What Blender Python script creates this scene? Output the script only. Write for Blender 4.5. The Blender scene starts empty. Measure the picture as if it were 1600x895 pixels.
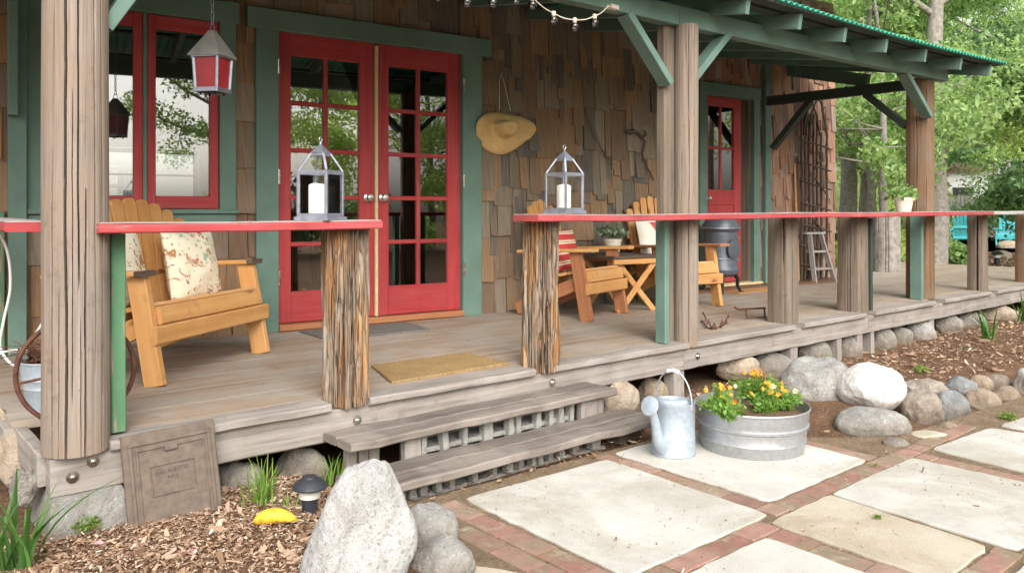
import bpy, bmesh, math, random
from mathutils import Vector, Matrix, noise
V = Vector
sc = bpy.context.scene
col = sc.collection
rad = math.radians

# ------------------------------------------------------------------ camera frame (world X runs along the porch front)
F, CX, HY, EYE, D = 1270.0, 800.0, 328.0, 1.18, 0.335
A, WS = rad(49.8), rad(5.8)
fw = V((math.cos(A), math.sin(A), 0)); rt = V((math.sin(A), -math.cos(A), 0))
def ray(px, py): return fw + rt * ((px - CX) / F) + V((0, 0, -(py - HY) / F))
def atz(px, py, z): r = ray(px, py); return r * ((z - EYE) / r.z) + V((0, 0, EYE))
def atY(px, py, Y): r = ray(px, py); return r * (Y / r.y) + V((0, 0, EYE))
def atd(px, dep, z=0.0): p = fw * dep + rt * ((px - CX) / F * dep); return V((p.x, p.y, z))
HM = Matrix.Rotation(-WS, 4, 'Z')                      # house frame: local x along the wall, y into the house
def hw(u, w, z): return HM @ V((u, w, z))

# ------------------------------------------------------------------ mesh builder
class MB:
    def __init__(s): s.v = []; s.f = []; s.uv = []; s.mi = []
    def face(s, idx, uvs=None, mi=0):
        s.f.append(tuple(idx)); s.uv.append(uvs or [(0, 0)] * len(idx)); s.mi.append(mi)
    def board(s, p0, p1, w, h, up=(0, 0, 1), bev=0.003, seg=1, jit=0.0, mi=0, rnd=None, w1=None, h1=None, roll=0):
        p0, p1 = V(p0), V(p1); d = (p1 - p0); L = d.length; d.normalize(); up = V(up)
        side = d.cross(up)
        if side.length < 1e-4: side = d.cross(V((1, 0, 0)))
        side.normalize(); uv_ = side.cross(d).normalized()
        if roll: q = Matrix.Rotation(roll, 3, d); side = q @ side; uv_ = q @ uv_
        ou, ov = random.random() * 50, random.random() * 50
        b0 = len(s.v); w1 = w1 or w; h1 = h1 or h
        for i in range(seg + 1):
            t = i / seg; ww = (w + (w1 - w) * t) / 2; hh = (h + (h1 - h) * t) / 2; b = min(bev, ww * .6, hh * .6)
            pr = [(-ww, -hh + b), (-ww + b, -hh), (ww - b, -hh), (ww, -hh + b), (ww, hh - b), (ww - b, hh), (-ww + b, hh), (-ww, hh - b)]
            for a, c in pr:
                p = p0 + d * (L * t) + side * a + uv_ * c
                if jit:
                    n = noise.noise_vector(p * 6 + V((ou, ov, 0))) * jit + noise.noise_vector(p * 25 + V((ov, ou, 0))) * jit * .5
                    p = p + n - d * n.dot(d)
                s.v.append(p)
        per = [0]; 
        for k in range(8):
            a, c = pr[k], pr[(k + 1) % 8]; per.append(per[-1] + math.hypot(c[0] - a[0], c[1] - a[1]))
        for i in range(seg):
            for k in range(8):
                k2 = (k + 1) % 8; a = b0 + i * 8
                u0, u1 = ou + L * i / seg, ou + L * (i + 1) / seg
                s.face((a + k, a + k2, a + 8 + k2, a + 8 + k), [(u0, ov + per[k]), (u0, ov + per[k + 1]), (u1, ov + per[k + 1]), (u1, ov + per[k])], mi)
        e = [(ou + a * .3, ov + c) for a, c in pr]
        s.face([b0 + k for k in range(7, -1, -1)], e[::-1], mi); s.face([b0 + seg * 8 + k for k in range(8)], e, mi)
        return s
    def box(s, a, b, bev=0.003, mi=0, seg=1, jit=0):
        a, b = V(a), V(b); c = (a + b) / 2; e = b - a; ax = max(range(3), key=lambda i: e[i])
        p0, p1 = c.copy(), c.copy(); p0[ax] = a[ax]; p1[ax] = b[ax]
        if ax == 2: return s.board(p0, p1, e.x, e.y, (0, 1, 0), bev, seg, jit, mi)
        return s.board(p0, p1, e.y if ax == 0 else e.x, e.z, (0, 0, 1), bev, seg, jit, mi)
    def tube(s, pts, r, n=8, cap=True, mi=0):
        pts = [V(p) for p in pts]; m = len(pts); rr = r if isinstance(r, (list, tuple)) else [r] * m
        b0 = len(s.v); ref = None; ou = random.random() * 50; acc = 0
        us = [0]
        for i in range(1, m): acc += (pts[i] - pts[i - 1]).length; us.append(acc)
        for i, p in enumerate(pts):
            t = (pts[min(i + 1, m - 1)] - pts[max(i - 1, 0)]).normalized()
            if ref is None: ref = t.orthogonal().normalized()
            ref = (ref - t * ref.dot(t));
            if ref.length < 1e-5: ref = t.orthogonal()
            ref.normalize(); bi = t.cross(ref)
            for k in range(n):
                a = 2 * math.pi * k / n; s.v.append(p + (ref * math.cos(a) + bi * math.sin(a)) * rr[i])
        for i in range(m - 1):
            for k in range(n):
                k2 = (k + 1) % n; a = b0 + i * n; v0, v1 = k / n * 6.28 * rr[i], (k + 1) / n * 6.28 * rr[i]
                s.face((a + k, a + k2, a + n + k2, a + n + k), [(ou + us[i], v0), (ou + us[i], v1), (ou + us[i + 1], v1), (ou + us[i + 1], v0)], mi)
        if cap:
            s.face([b0 + k for k in range(n - 1, -1, -1)], None, mi); s.face([b0 + (m - 1) * n + k for k in range(n)], None, mi)
        return s
    def lathe(s, prof, n=32, c=(0, 0, 0), M=None, mi=0, closed=False, fn=None):
        c = V(c); b0 = len(s.v); m = len(prof)
        for r, z in prof:
            for k in range(n):
                a = 2 * math.pi * k / n; p = V((r * math.cos(a), r * math.sin(a), z))
                if fn: p = fn(p, a)
                s.v.append(c + (M @ p if M else p))
        for i in range(m - 1):
            for k in range(n):
                k2 = (k + 1) % n; a = b0 + i * n
                s.face((a + k, a + k2, a + n + k2, a + n + k), [(k / n * 3, prof[i][1]), ((k + 1) / n * 3, prof[i][1]), ((k + 1) / n * 3, prof[i + 1][1]), (k / n * 3, prof[i + 1][1])], mi)
        if closed:
            s.face([b0 + k for k in range(n - 1, -1, -1)], None, mi); s.face([b0 + (m - 1) * n + k for k in range(n)], None, mi)
        return s
    def prism(s, poly, t, M, mi=0):
        b0 = len(s.v); n = len(poly); ou = random.random() * 50
        for z in (-t / 2, t / 2):
            for x, y in poly: s.v.append(M @ V((x, y, z)))
        s.face([b0 + k for k in range(n - 1, -1, -1)], [(ou + poly[k][1], ou + poly[k][0]) for k in range(n - 1, -1, -1)], mi)
        s.face([b0 + n + k for k in range(n)], [(ou + poly[k][1], ou + poly[k][0]) for k in range(n)], mi)
        for k in range(n):
            k2 = (k + 1) % n
            s.face((b0 + k, b0 + k2, b0 + n + k2, b0 + n + k), [(ou + poly[k][1], ou + poly[k][0]), (ou + poly[k2][1], ou + poly[k2][0]), (ou + poly[k2][1], ou + poly[k2][0] + t), (ou + poly[k][1], ou + poly[k][0] + t)], mi)
        return s

XF = {}
def build(name, mb, mats, parent=None, world=True, smooth=None, recalc=True, sub=None):
    me = bpy.data.meshes.new(name)
    vs = mb.v
    if parent is not None and world:
        Mi = XF[parent].inverted(); vs = [Mi @ V(v) for v in vs]
    me.from_pydata([tuple(v) for v in vs], [], mb.f)
    ul = me.uv_layers.new(name='UVMap')
    flat = [c for f in mb.uv for uv in f for c in uv]
    ul.data.foreach_set('uv', flat)
    if not isinstance(mats, (list, tuple)): mats = [mats]
    for m in mats: me.materials.append(m)
    me.polygons.foreach_set('material_index', mb.mi)
    if recalc:
        bm = bmesh.new(); bm.from_mesh(me); bmesh.ops.recalc_face_normals(bm, faces=bm.faces); bm.to_mesh(me); bm.free()
    if smooth is not None:
        me.polygons.foreach_set('use_smooth', [True] * len(me.polygons))
        if smooth < 180: me.set_sharp_from_angle(angle=rad(smooth))
    me.update()
    o = bpy.data.objects.new(name, me); col.objects.link(o)
    if parent is not None: o.parent = parent; XF[o] = XF[parent]
    else: XF[o] = Matrix.Identity(4)
    return o
def tag(o, label=None, cat=None, group=None, kind=None):
    if label: o['label'] = label
    if cat: o['category'] = cat
    if group: o['group'] = group
    if kind: o['kind'] = kind
    return o
def thing(name, label, cat, loc=(0, 0, 0), rz=0, group=None):
    o = bpy.data.objects.new(name, None); o.empty_display_size = .1; col.objects.link(o)
    o.location = loc; o.rotation_euler = (0, 0, rz)
    XF[o] = Matrix.Translation(V(loc)) @ Matrix.Rotation(rz, 4, 'Z')
    return tag(o, label, cat, group)
def single(name, mb, m, label, cat, group=None, origin=None, **k):
    o = build(name, mb, m, None, **k)
    if origin is not None:
        q = V(origin); o.data.transform(Matrix.Translation(-q)); o.location = q
    return tag(o, label, cat, group)
def struct(name, mb, m, **k): return tag(build(name, mb, m, None, **k), kind='structure')
def copy_tree(o, parent=None):
    c = o.copy(); col.objects.link(c)
    if parent is not None: c.parent = parent
    for ch in [x for x in bpy.data.objects if x.parent == o]: copy_tree(ch, c)
    return c

# ------------------------------------------------------------------ materials
class NT:
    def __init__(s, name):
        s.m = bpy.data.materials.new(name); s.m.use_nodes = True; s.t = s.m.node_tree
        s.b = s.t.nodes['Principled BSDF']; s.out = s.t.nodes['Material Output']
    def n(s, typ, ins=None, **pr):
        nd = s.t.nodes.new('ShaderNode' + typ)
        for k, v in pr.items(): setattr(nd, k, v)
        for k, v in (ins or {}).items(): s.set(nd.inputs[k], v)
        return nd
    def set(s, sock, v):
        if isinstance(v, bpy.types.NodeSocket): s.t.links.new(v, sock)
        else:
            if sock.type == 'RGBA' and len(v) == 3: v = (*v, 1)
            sock.default_value = v
    def P(s, **k):
        for kk, v in k.items(): s.set(s.b.inputs[kk.replace('_', ' ')], v)
        return s
    def co(s, kind='Object', scale=(1, 1, 1)):
        c = s.n('TexCoord').outputs[kind]
        return s.n('Mapping', {'Vector': c, 'Scale': scale}).outputs[0]
    def noise(s, vec, scale=5, detail=4, rough=.55, out='Fac', dist=0):
        return s.n('TexNoise', {'Vector': vec, 'Scale': scale, 'Detail': detail, 'Roughness': rough, 'Distortion': dist}).outputs[out]
    def ramp(s, fac, stops, interp='LINEAR'):
        r = s.n('ValToRGB', {'Fac': fac}); cr = r.color_ramp; cr.interpolation = interp
        while len(cr.elements) < len(stops): cr.elements.new(.5)
        for e, (p, c) in zip(cr.elements, stops): e.position = p; e.color = (*c, 1) if len(c) == 3 else c
        return r.outputs[0]
    def mix(s, fac, a, b, bt='MIX'):
        m = s.n('MixRGB', {'Fac': fac, 'Color1': a, 'Color2': b}, blend_type=bt); return m.outputs[0]
    def math(s, op, a, b=0.0, clamp=False):
        return s.n('Math', {0: a, 1: b}, operation=op, use_clamp=clamp).outputs[0]
    def bump(s, h, strength=.3, dist=.01):
        s.set(s.b.inputs['Normal'], s.n('Bump', {'Height': h, 'Strength': strength, 'Distance': dist}).outputs[0]); return s
    def island(s): return s.n('NewGeometry').outputs['Random Per Island']
    def hsv(s, c, v=1.0, sat=1.0, hue=.5): return s.n('HueSaturation', {'Color': c, 'Value': v, 'Saturation': sat, 'Hue': hue}).outputs[0]
    def mr(s, f, a, b, c, d): return s.n('MapRange', {'Value': f, 'From Min': a, 'From Max': b, 'To Min': c, 'To Max': d}).outputs[0]

def wood(name, c1, c2, rough=.7, su=2.0, sv=45, bump=.35, blotch=None, amt=.5, isl=.3, knots=None, stain=None, checks=0):
    t = NT(name); uv = t.co('UV', (su, sv, 1))
    g = t.noise(uv, 1.0, 6, .6, dist=.4)
    c = t.ramp(g, [(.3, c1), (.68, c2)])
    if blotch:
        b = t.noise(t.co('Object'), 2.6, 5, .6)
        c = t.mix(t.mr(b, .45, .62, 0, amt), c, blotch)
    if stain:
        b = t.noise(t.co('Object', (1, 1, 1)), 9, 5, .7)
        c = t.mix(t.mr(b, .58, .7, 0, .55), c, stain)
    if knots:
        vo = t.n('TexVoronoi', {'Vector': t.co('UV', (3.2, 7.5, 1)), 'Scale': 1.0, 'Randomness': 1.0}).outputs['Distance']
        c = t.mix(t.mr(vo, .05, .16, .85, 0), c, knots)
    if checks:
        ck = t.noise(t.co('UV', (1.1, 95, 1)), 1, 5, .6, dist=.6); c = t.mix(t.mr(ck, .60, .68, 0, checks), c, (.085, .065, .05))
        sp = t.noise(t.co('UV', (45, 70, 1)), 1, 3, .6); c = t.mix(t.mr(sp, .68, .74, 0, checks), c, (.07, .055, .045))
    i = t.island()
    c = t.hsv(c, t.mr(i, 0, 1, 1 - isl, 1 + isl), t.mr(i, 0, 1, 1.05, .92))
    fine = t.noise(t.co('UV', (6, 160, 1)), 1, 3, .6)
    t.P(Base_Color=c, Roughness=rough).bump(t.math('ADD', g, t.math('MULTIPLY', fine, .5)), bump, .004)
    t.b.inputs['Specular IOR Level'].default_value = .3
    return t.m
def paint(name, c, rough=.55, wearc=(.3, .26, .22), wear=.0, var=.1, bump=.12, lo=.62):
    t = NT(name); o = t.co('Object')
    n1 = t.noise(o, 3, 5, .6); n2 = t.noise(t.co('UV', (1.5, 30, 1)), 1, 5, .65)
    cc = t.hsv(c, t.mr(n1, .3, .7, 1 - var, 1 + var), t.mr(n2, .3, .7, .93, 1.07))
    if wear:
        w = t.math('MULTIPLY', t.mr(t.noise(t.co('UV', (1.2, 14, 1)), 1.5, 8, .75), lo, lo + .06, 0, 1), wear)
        cc = t.mix(w, cc, wearc)
    cc = t.hsv(cc, t.mr(t.island(), 0, 1, .93, 1.07))
    t.P(Base_Color=cc, Roughness=t.mr(n1, .3, .7, rough - .08, rough + .12)).bump(n2, bump, .003)
    t.b.inputs['Specular IOR Level'].default_value = .35
    return t.m
def stone(name, c1, c2, spk=(.05, .05, .05), spa=.35, sc_=1.0, lichen=None, dirt=(.16, .11, .07), da=.55):
    t = NT(name); o = t.co('Object', (sc_,) * 3)
    big = t.noise(o, 5, 6, .65); c = t.ramp(big, [(.32, c1), (.66, c2)])
    sp = t.noise(o, 90, 3, .7); c = t.mix(t.math('MULTIPLY', t.mr(sp, .56, .66, 0, 1), spa), c, spk)
    sp2 = t.noise(o, 60, 3, .7); c = t.mix(t.math('MULTIPLY', t.mr(sp2, .58, .7, 0, 1), spa), c, (.75, .74, .7))
    vein = t.n('TexWave', {'Vector': o, 'Scale': 2.0, 'Distortion': 9, 'Detail': 4, 'Detail Scale': 1.5}).outputs['Fac']
    c = t.mix(t.mr(vein, .86, 1, 0, .35), c, t.mix(.5, c1, dirt))
    if lichen: c = t.mix(t.mr(t.noise(o, 7, 6, .7), .57, .68, 0, .6), c, lichen)
    z = t.n('SeparateXYZ', {0: t.n('NewGeometry').outputs['Position']}).outputs[2]
    dz = t.math('ADD', z, t.math('MULTIPLY', t.noise(o, 12, 4, .6), .12))
    c = t.mix(t.mr(dz, .06, .16, da, 0), c, dirt)                       # splashed soil at the foot of the stone
    h = t.math('ADD', t.noise(o, 16, 9, .75), t.math('MULTIPLY', sp, .35))
    t.P(Base_Color=c, Roughness=.85).bump(h, .9, .03)
    t.b.inputs['Specular IOR Level'].default_value = .25
    return t.m
def plain(name, c, rough=.6, metal=0.0, var=.12, scale=20, bump=.1, isl=0.0):
    t = NT(name); n = t.noise(t.co('Object'), scale, 5, .6)
    cc = t.hsv(c, t.mr(n, .3, .7, 1 - var, 1 + var))
    if isl: cc = t.hsv(cc, t.mr(t.island(), 0, 1, 1 - isl, 1 + isl))
    t.P(Base_Color=cc, Roughness=t.mr(n, .3, .7, max(.05, rough - .1), min(1, rough + .1)), Metallic=metal).bump(n, bump, .004)
    return t.m
def galv(name, c=(.52, .56, .6), dirt=(.3, .27, .22), rough=.42, metal=.75, da=.5):
    t = NT(name); o = t.co('Object')
    vo = t.n('TexVoronoi', {'Vector': o, 'Scale': 55.0}).outputs['Color']
    g = t.n('SeparateColor', {0: vo}).outputs[0]
    cc = t.hsv(c, t.mr(g, 0, 1, .92, 1.07)); n = t.noise(o, 8, 6, .7)
    cc = t.mix(t.mr(n, .52, .7, 0, da), cc, dirt)
    cc = t.mix(t.mr(t.noise(o, 30, 4, .7), .6, .72, 0, da * .6), cc, (.72, .73, .73))
    t.P(Base_Color=cc, Metallic=metal, Roughness=t.mr(n, .3, .7, rough - .06, rough + .18)).bump(t.noise(o, 18, 4, .6), .12, .006)
    return t.m
def leafmat(name, cs, trans=.45, rough=.5):
    t = NT(name); i = t.island()
    k = len(cs); c = t.ramp(i, [(j / (k - 1), cc) for j, cc in enumerate(cs)])
    t.P(Base_Color=c, Roughness=rough); t.b.inputs['Specular IOR Level'].default_value = .3
    tr = t.n('BsdfTranslucent', {'Color': t.hsv(c, 1.5, 1.1, .485)})
    mx = t.n('MixShader', {0: trans, 1: t.b.outputs[0], 2: tr.outputs[0]})
    t.t.links.new(mx.outputs[0], t.out.inputs[0]); return t.m

GREEN = (.125, .205, .17); RED = (.38, .046, .05)
M = {}
M['deck'] = wood('weathered_decking', (.24, .18, .13), (.38, .30, .23), .8, 1.0, 26, .2, (.345, .315, .28), .7, .06, stain=(.15, .11, .075))
M['grey'] = wood('grey_timber', (.16, .137, .122), (.33, .295, .265), .85, 1.6, 38, .4, (.36, .33, .30), .5, .1, checks=.45, stain=(.14, .105, .09))
M['tread'] = wood('step_timber', (.095, .078, .068), (.215, .182, .158), .85, 1.4, 34, .5, (.33, .29, .25), .5, .15, stain=(.12, .085, .06))
M['post'] = wood('weathered_post', (.17, .135, .108), (.295, .245, .205), .85, 2.2, 60, .3, (.25, .185, .135), .7, .05, stain=(.13, .1, .08), checks=.75)
M['post2'] = wood('dull_brown_post', (.105, .082, .062), (.235, .185, .145), .85, 2.0, 55, .35, (.17, .135, .095), .7, .08, stain=(.09, .07, .05), checks=.7)
M['postbrown'] = wood('brown_post', (.105, .062, .036), (.25, .15, .09), .8, 1.2, 40, .4, (.2, .155, .115), .6, .05, stain=(.07, .045, .03), checks=.6)
M['pine'] = wood('oiled_pine', (.46, .21, .062), (.60, .31, .105), .5, 1.0, 24, .15, (.64, .38, .16), .5, .16, (.16, .05, .02), stain=(.33, .17, .065))
M['pinered'] = wood('reddish_cedar', (.30, .11, .045), (.42, .19, .085), .55, 1.0, 26, .2, None, .5, .1)
M['darkwood'] = wood('dark_table_wood', (.05, .032, .025), (.13, .09, .07), .6, 1.3, 30, .3, None, .5, .2)
M['shk'] = None
M['green'] = paint('green_paint', GREEN, .62, (.22, .2, .16), .45, .2, .35, .635)
M['greenworn'] = paint('worn_green_paint', (.085, .2, .105), .6, (.33, .24, .18), .9, .15, .3, .54)
M['greendark'] = paint('shaded_green_paint', (.035, .05, .04), .65, (.1, .09, .07), .2, .12)  # tie beam's backlit shade put into the green; rail post strip is dark green
M['red'] = paint('red_paint', RED, .5, (.28, .06, .05), .35, .16, .18, .6)
M['railred'] = paint('red_rail_paint', (.35, .06, .064), .72, (.36, .3, .27), .7, .2, .35, .60)
M['railtop'] = wood('worn_rail_top', (.26, .25, .24), (.44, .42, .40), .8, 1.5, 30, .4, (.36, .16, .14), .35, .1)
M['cream'] = plain('cream_strip', (.62, .5, .28), .5)
M['roofgreen'] = plain('green_roofing', (.03, .3, .2), .35, .0, .2, 6)
M['darkiron'] = plain('black_iron', (.015, .015, .017), .5, .3)
M['rust'] = plain('rusty_iron', (.11, .045, .028), .8, .2, .5, 40, .3)
M['steel'] = plain('satin_steel', (.62, .6, .57), .25, 1.0, .06)
M['lead'] = plain('lantern_metal', (.36, .38, .45), .38, .75, .15, 30)
M['candle'] = plain('white_wax', (.85, .83, .74), .4, 0, .03)
M['galv'] = galv('galvanised_steel')
M['galvblue'] = galv('pale_galvanised', (.41, .475, .54), (.38, .43, .48), .5, .5, .15)
M['galvdirty'] = galv('weathered_galvanised', (.43, .44, .46), (.30, .28, .25), .4, .7, .35)
M['stove'] = plain('grey_enamel', (.095, .11, .135), .4, .2, .15)
M['soil'] = plain('dark_soil', (.11, .065, .035), .95, 0, .5, 60, .8)
M['rock_white'] = stone('white_boulder', (.38, .375, .36), (.60, .595, .575), (.12, .12, .13), .6, 1.0)
M['rock_chalk'] = stone('chalk_white_rock', (.70, .67, .62), (.88, .87, .85), (.45, .36, .28), .25, 1.0)
M['rock_grey'] = stone('grey_granite', (.26, .255, .24), (.46, .45, .42), (.07, .07, .07), .5, 1.0, (.33, .33, .24))
M['rock_blue'] = stone('bluish_rock', (.19, .205, .215), (.33, .345, .35), (.08, .08, .08), .4, 1.3)
M['rock_tan'] = stone('tan_rock', (.33, .26, .19), (.52, .44, .34), (.15, .1, .07), .35, 1.2, (.26, .24, .16))
M['rock_brown'] = stone('brown_streaked_rock', (.25, .2, .16), (.55, .49, .42), (.1, .07, .05), .5, 2.0, (.22, .22, .12))
M['rock_dark'] = stone('dark_rock', (.2, .185, .165), (.36, .33, .29), (.08, .07, .06), .4, 1.4, (.2, .21, .13))  # darker grey-brown stone with greenish lichen patches
M['concrete'] = stone('rough_concrete', (.27, .265, .24), (.40, .39, .36), (.12, .11, .1), .4, 1.5)
M['straw'] = None
M['block'] = stone('pale_block', (.36, .355, .335), (.50, .49, .46), (.15, .14, .13), .3, 1.5, da=.12)
M['leaf1'] = leafmat('bright_leaves', [(.10, .19, .07), (.26, .40, .14), (.46, .60, .28), (.33, .48, .18), (.16, .28, .10)], .5)
M['leaf2'] = leafmat('deep_leaves', [(.06, .12, .05), (.15, .27, .11), (.26, .40, .18), (.10, .2, .08)], .45)
M['leaf3'] = leafmat('yellow_green_leaves', [(.22, .33, .10), (.46, .60, .22), (.36, .48, .16), (.65, .74, .38)], .55)
M['leafsage'] = leafmat('sage_leaves', [(.13, .18, .11), (.2, .26, .16), (.25, .3, .2)], .25)
M['blade'] = leafmat('strap_leaves', [(.045, .12, .03), (.09, .2, .05), (.14, .27, .06)], .3)
M['grass'] = leafmat('grass_blades', [(.12, .24, .04), (.2, .36, .06), (.28, .4, .1)], .4)
M['pansygreen'] = leafmat('flower_foliage', [(.10, .2, .04), (.18, .33, .06), (.26, .42, .09)], .35)
M['petal_o'] = leafmat('orange_petals', [(.75, .13, .012), (.85, .34, .02), (.88, .5, .04), (.5, .04, .015)], .25)
M['petal_c'] = leafmat('cream_petals', [(.9, .6, .4), (.95, .75, .45), (.95, .85, .6)], .3)
M['pink'] = plain('pink_petal', (.85, .1, .5), .5, 0, .15)
M['pinkpale'] = plain('faded_petal', (.7, .36, .42), .6, 0, .15)
M['yellow'] = plain('yellow_skin', (.66, .40, .03), .6, 0, .45, 28, .4)
M['barkgrey'] = plain('grey_tree_bark', (.26, .235, .21), .9, 0, .4, 14, .9)
M['whitecord'] = plain('white_cord', (.72, .7, .65), .6, 0, .05)
M['turq'] = plain('turquoise_paint', (.08, .5, .56), .5, 0, .06)
M['clay'] = plain('cream_clay', (.62, .55, .46), .7, 0, .1)
M['white'] = plain('white_siding', (.85, .86, .87), .7, 0, .06, 5)
M['fencegrey'] = wood('grey_fence', (.2, .18, .17), (.36, .34, .32), .85)
M['plaster'] = plain('interior_plaster', (.32, .25, .19), .8, 0, .1, 3)
M['intwood'] = wood('interior_wood', (.1, .05, .03), (.2, .11, .06), .5)
M['dark'] = plain('dark_furniture', (.018, .014, .012), .5)
M['paper'] = plain('pale_print', (.42, .42, .36), .6, 0, .25, 9)
M['lampblack'] = plain('black_plastic', (.03, .032, .04), .45)
M['frost'] = plain('frosted_plastic', (.62, .61, .56), .35)
M['moss'] = leafmat('mossy_leaves', [(.10, .17, .03), (.17, .27, .05), (.25, .34, .09)], .3)

def shingle_mat(name, stops, isl_bright=.25):
    t = NT(name); i = t.island()
    c = t.ramp(i, stops, 'CONSTANT')
    g = t.noise(t.co('UV', (3, 55, 1)), 1, 6, .65, dist=.3); b = t.noise(t.co('Object'), 5, 5, .6)
    c = t.hsv(c, t.mr(g, .25, .75, .62, 1.32), t.mr(b, .3, .7, .8, 1.15))
    c = t.mix(t.mr(b, .52, .68, 0, .4), c, (.19, .17, .145))
    t.P(Base_Color=c, Roughness=.85).bump(g, .55, .005); t.b.inputs['Specular IOR Level'].default_value = .25
    return t.m
M['shk'] = shingle_mat('old_shakes', [(0, (0.206, 0.140, 0.091)), (.11, (0.178, 0.137, 0.099)), (.22, (0.237, 0.153, 0.091)), (.33, (0.150, 0.127, 0.104)), (.44, (0.213, 0.169, 0.123)), (.54, (0.182, 0.121, 0.080)), (.64, (0.237, 0.192, 0.139)), (.72, (0.128, 0.113, 0.099)), (.80, (0.269, 0.169, 0.096)), (.90, (0.245, 0.199, 0.150))])
M['shk2'] = shingle_mat('red_cedar_shakes', [(0, (0.315, 0.164, 0.105)), (.14, (0.255, 0.138, 0.093)), (.28, (0.370, 0.207, 0.140)), (.42, (0.234, 0.160, 0.125)), (.54, (0.407, 0.239, 0.157)), (.68, (0.294, 0.185, 0.134)), (.8, (0.326, 0.240, 0.194)), (.92, (0.178, 0.107, 0.078))])
M['shk3'] = shingle_mat('brown_shakes', [(0, (.27, .165, .095)), (.2, (.2, .12, .075)), (.4, (.31, .19, .105)), (.55, (.235, .165, .115)), (.7, (.34, .185, .085)), (.85, (.28, .22, .16))])

def bark_mat():
    t = NT('shaggy_cedar_bark'); o = t.co('Object', (26, 26, 1.6))
    n = t.noise(o, 1, 7, .65, dist=.5); b = t.noise(t.co('Object', (10, 10, 2.5)), 1, 5, .65)
    wv = t.n('MixRGB', {'Fac': .55, 'Color1': t.co('Object', (42, 42, 4.5)), 'Color2': t.noise(t.co('Object', (16, 16, 5)), 1, 4, .6, out='Color')}, blend_type='ADD').outputs[0]
    ed = t.n('TexVoronoi', {'Vector': wv, 'Scale': 1.0}, feature='DISTANCE_TO_EDGE').outputs['Distance']
    grey = t.ramp(n, [(.3, (.17, .125, .09)), (.5, (.26, .205, .155)), (.72, (.40, .345, .285))])
    org = t.ramp(n, [(.3, (.19, .095, .042)), (.5, (.33, .17, .07)), (.72, (.46, .275, .13))])
    c = t.mix(t.mr(b, .44, .60, 0, 1), grey, org)
    c = t.mix(t.mr(ed, .01, .08, .5, 0), c, (.10, .065, .042))
    h = t.math('ADD', t.math('MULTIPLY', n, .6), t.mr(ed, 0, .25, 0, 1))
    t.P(Base_Color=c, Roughness=.9).bump(h, .9, .014); t.b.inputs['Specular IOR Level'].default_value = .2
    return t.m
M['bark'] = bark_mat()
def straw_mat(name, c1, c2, sx=160):
    t = NT(name); uv = t.co('Object', (sx, sx, sx)); w = t.noise(uv, 1, 2, .5); n = t.noise(t.co('Object'), 5, 5, .6)
    c = t.ramp(w, [(.35, c1), (.65, c2)]); c = t.hsv(c, t.mr(n, .3, .7, .85, 1.15))
    t.P(Base_Color=c, Roughness=.85).bump(w, .5, .004); return t.m
M['straw'] = straw_mat('woven_straw', (.52, .34, .13), (.66, .46, .21), 140)
M['coir'] = straw_mat('coir_mat', (.20, .125, .05), (.37, .245, .105), 130)
M['matgrey'] = straw_mat('grey_rubber_mat', (.1, .095, .09), (.2, .19, .18), 110)
M['matorange'] = straw_mat('orange_mat', (.4, .19, .07), (.52, .28, .12), 90)
def slab_mat(name, c1, c2, stainc):
    t = NT(name); o = t.co('Object'); n = t.noise(o, 3.2, 8, .66); f = t.noise(o, 150, 3, .7)
    c = t.ramp(n, [(.3, c1), (.66, c2)])
    c = t.mix(t.mr(t.noise(o, 1.7, 8, .72, dist=.6), .48, .62, 0, .7), c, stainc)
    c = t.mix(t.mr(t.noise(o, 11, 7, .75), .58, .7, 0, .5), c, t.mix(.5, stainc, (.26, .21, .14)))
    c = t.mix(t.mr(t.noise(o, 42, 3, .6), .68, .72, 0, .6), c, (.2, .17, .14))
    c = t.mix(t.mr(t.noise(o, 75, 2, .5), .70, .73, 0, .6), c, (.62, .61, .58))
    c = t.hsv(c, t.mr(f, .3, .7, .86, 1.13))
    t.P(Base_Color=c, Roughness=.88).bump(t.math('ADD', n, t.math('MULTIPLY', f, .3)), .5, .008)
    t.b.inputs['Specular IOR Level'].default_value = .25; return t.m
M['slab'] = slab_mat('pale_concrete_slab', (.40, .38, .335), (.545, .53, .485), (.35, .315, .25))
M['slabtan'] = slab_mat('buff_concrete_slab', (.37, .315, .23), (.48, .43, .345), (.32, .26, .18))
def brick_mat():
    t = NT('worn_paver_brick'); o = t.co('Object'); n = t.noise(o, 16, 6, .65)
    c = t.ramp(t.island(), [(0, (.24, .115, .085)), (.3, (.31, .175, .135)), (.6, (.21, .125, .095)), (1, (.34, .215, .17))])
    c = t.hsv(c, t.mr(n, .3, .7, .75, 1.25))
    c = t.mix(t.mr(t.noise(o, 4.5, 7, .7), .46, .58, 0, .75), c, (.20, .17, .10))
    c = t.mix(t.mr(t.noise(o, 9, 6, .7), .56, .68, 0, .5), c, (.45, .38, .3))
    t.P(Base_Color=c, Roughness=.9).bump(n, .5, .006); return t.m
M['brick'] = brick_mat()
def ground_mat(name, c1, c2, c3):
    t = NT(name); o = t.co('Object'); n = t.noise(o, 6, 8, .7); f = t.noise(o, 60, 5, .75)
    c = t.ramp(f, [(.3, c1), (.55, c2), (.72, c3)]); c = t.hsv(c, t.mr(n, .3, .7, .7, 1.25))
    t.P(Base_Color=c, Roughness=.95).bump(f, .9, .02); t.b.inputs['Specular IOR Level'].default_value = .1; return t.m
M['earth'] = ground_mat('mulched_earth', (.09, .05, .03), (.19, .115, .07), (.34, .22, .14))
M['sand'] = ground_mat('sandy_joint', (.16, .11, .07), (.27, .2, .13), (.36, .28, .19))
M['drive'] = ground_mat('pale_drive', (.45, .38, .3), (.55, .48, .4), (.62, .56, .48))
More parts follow.
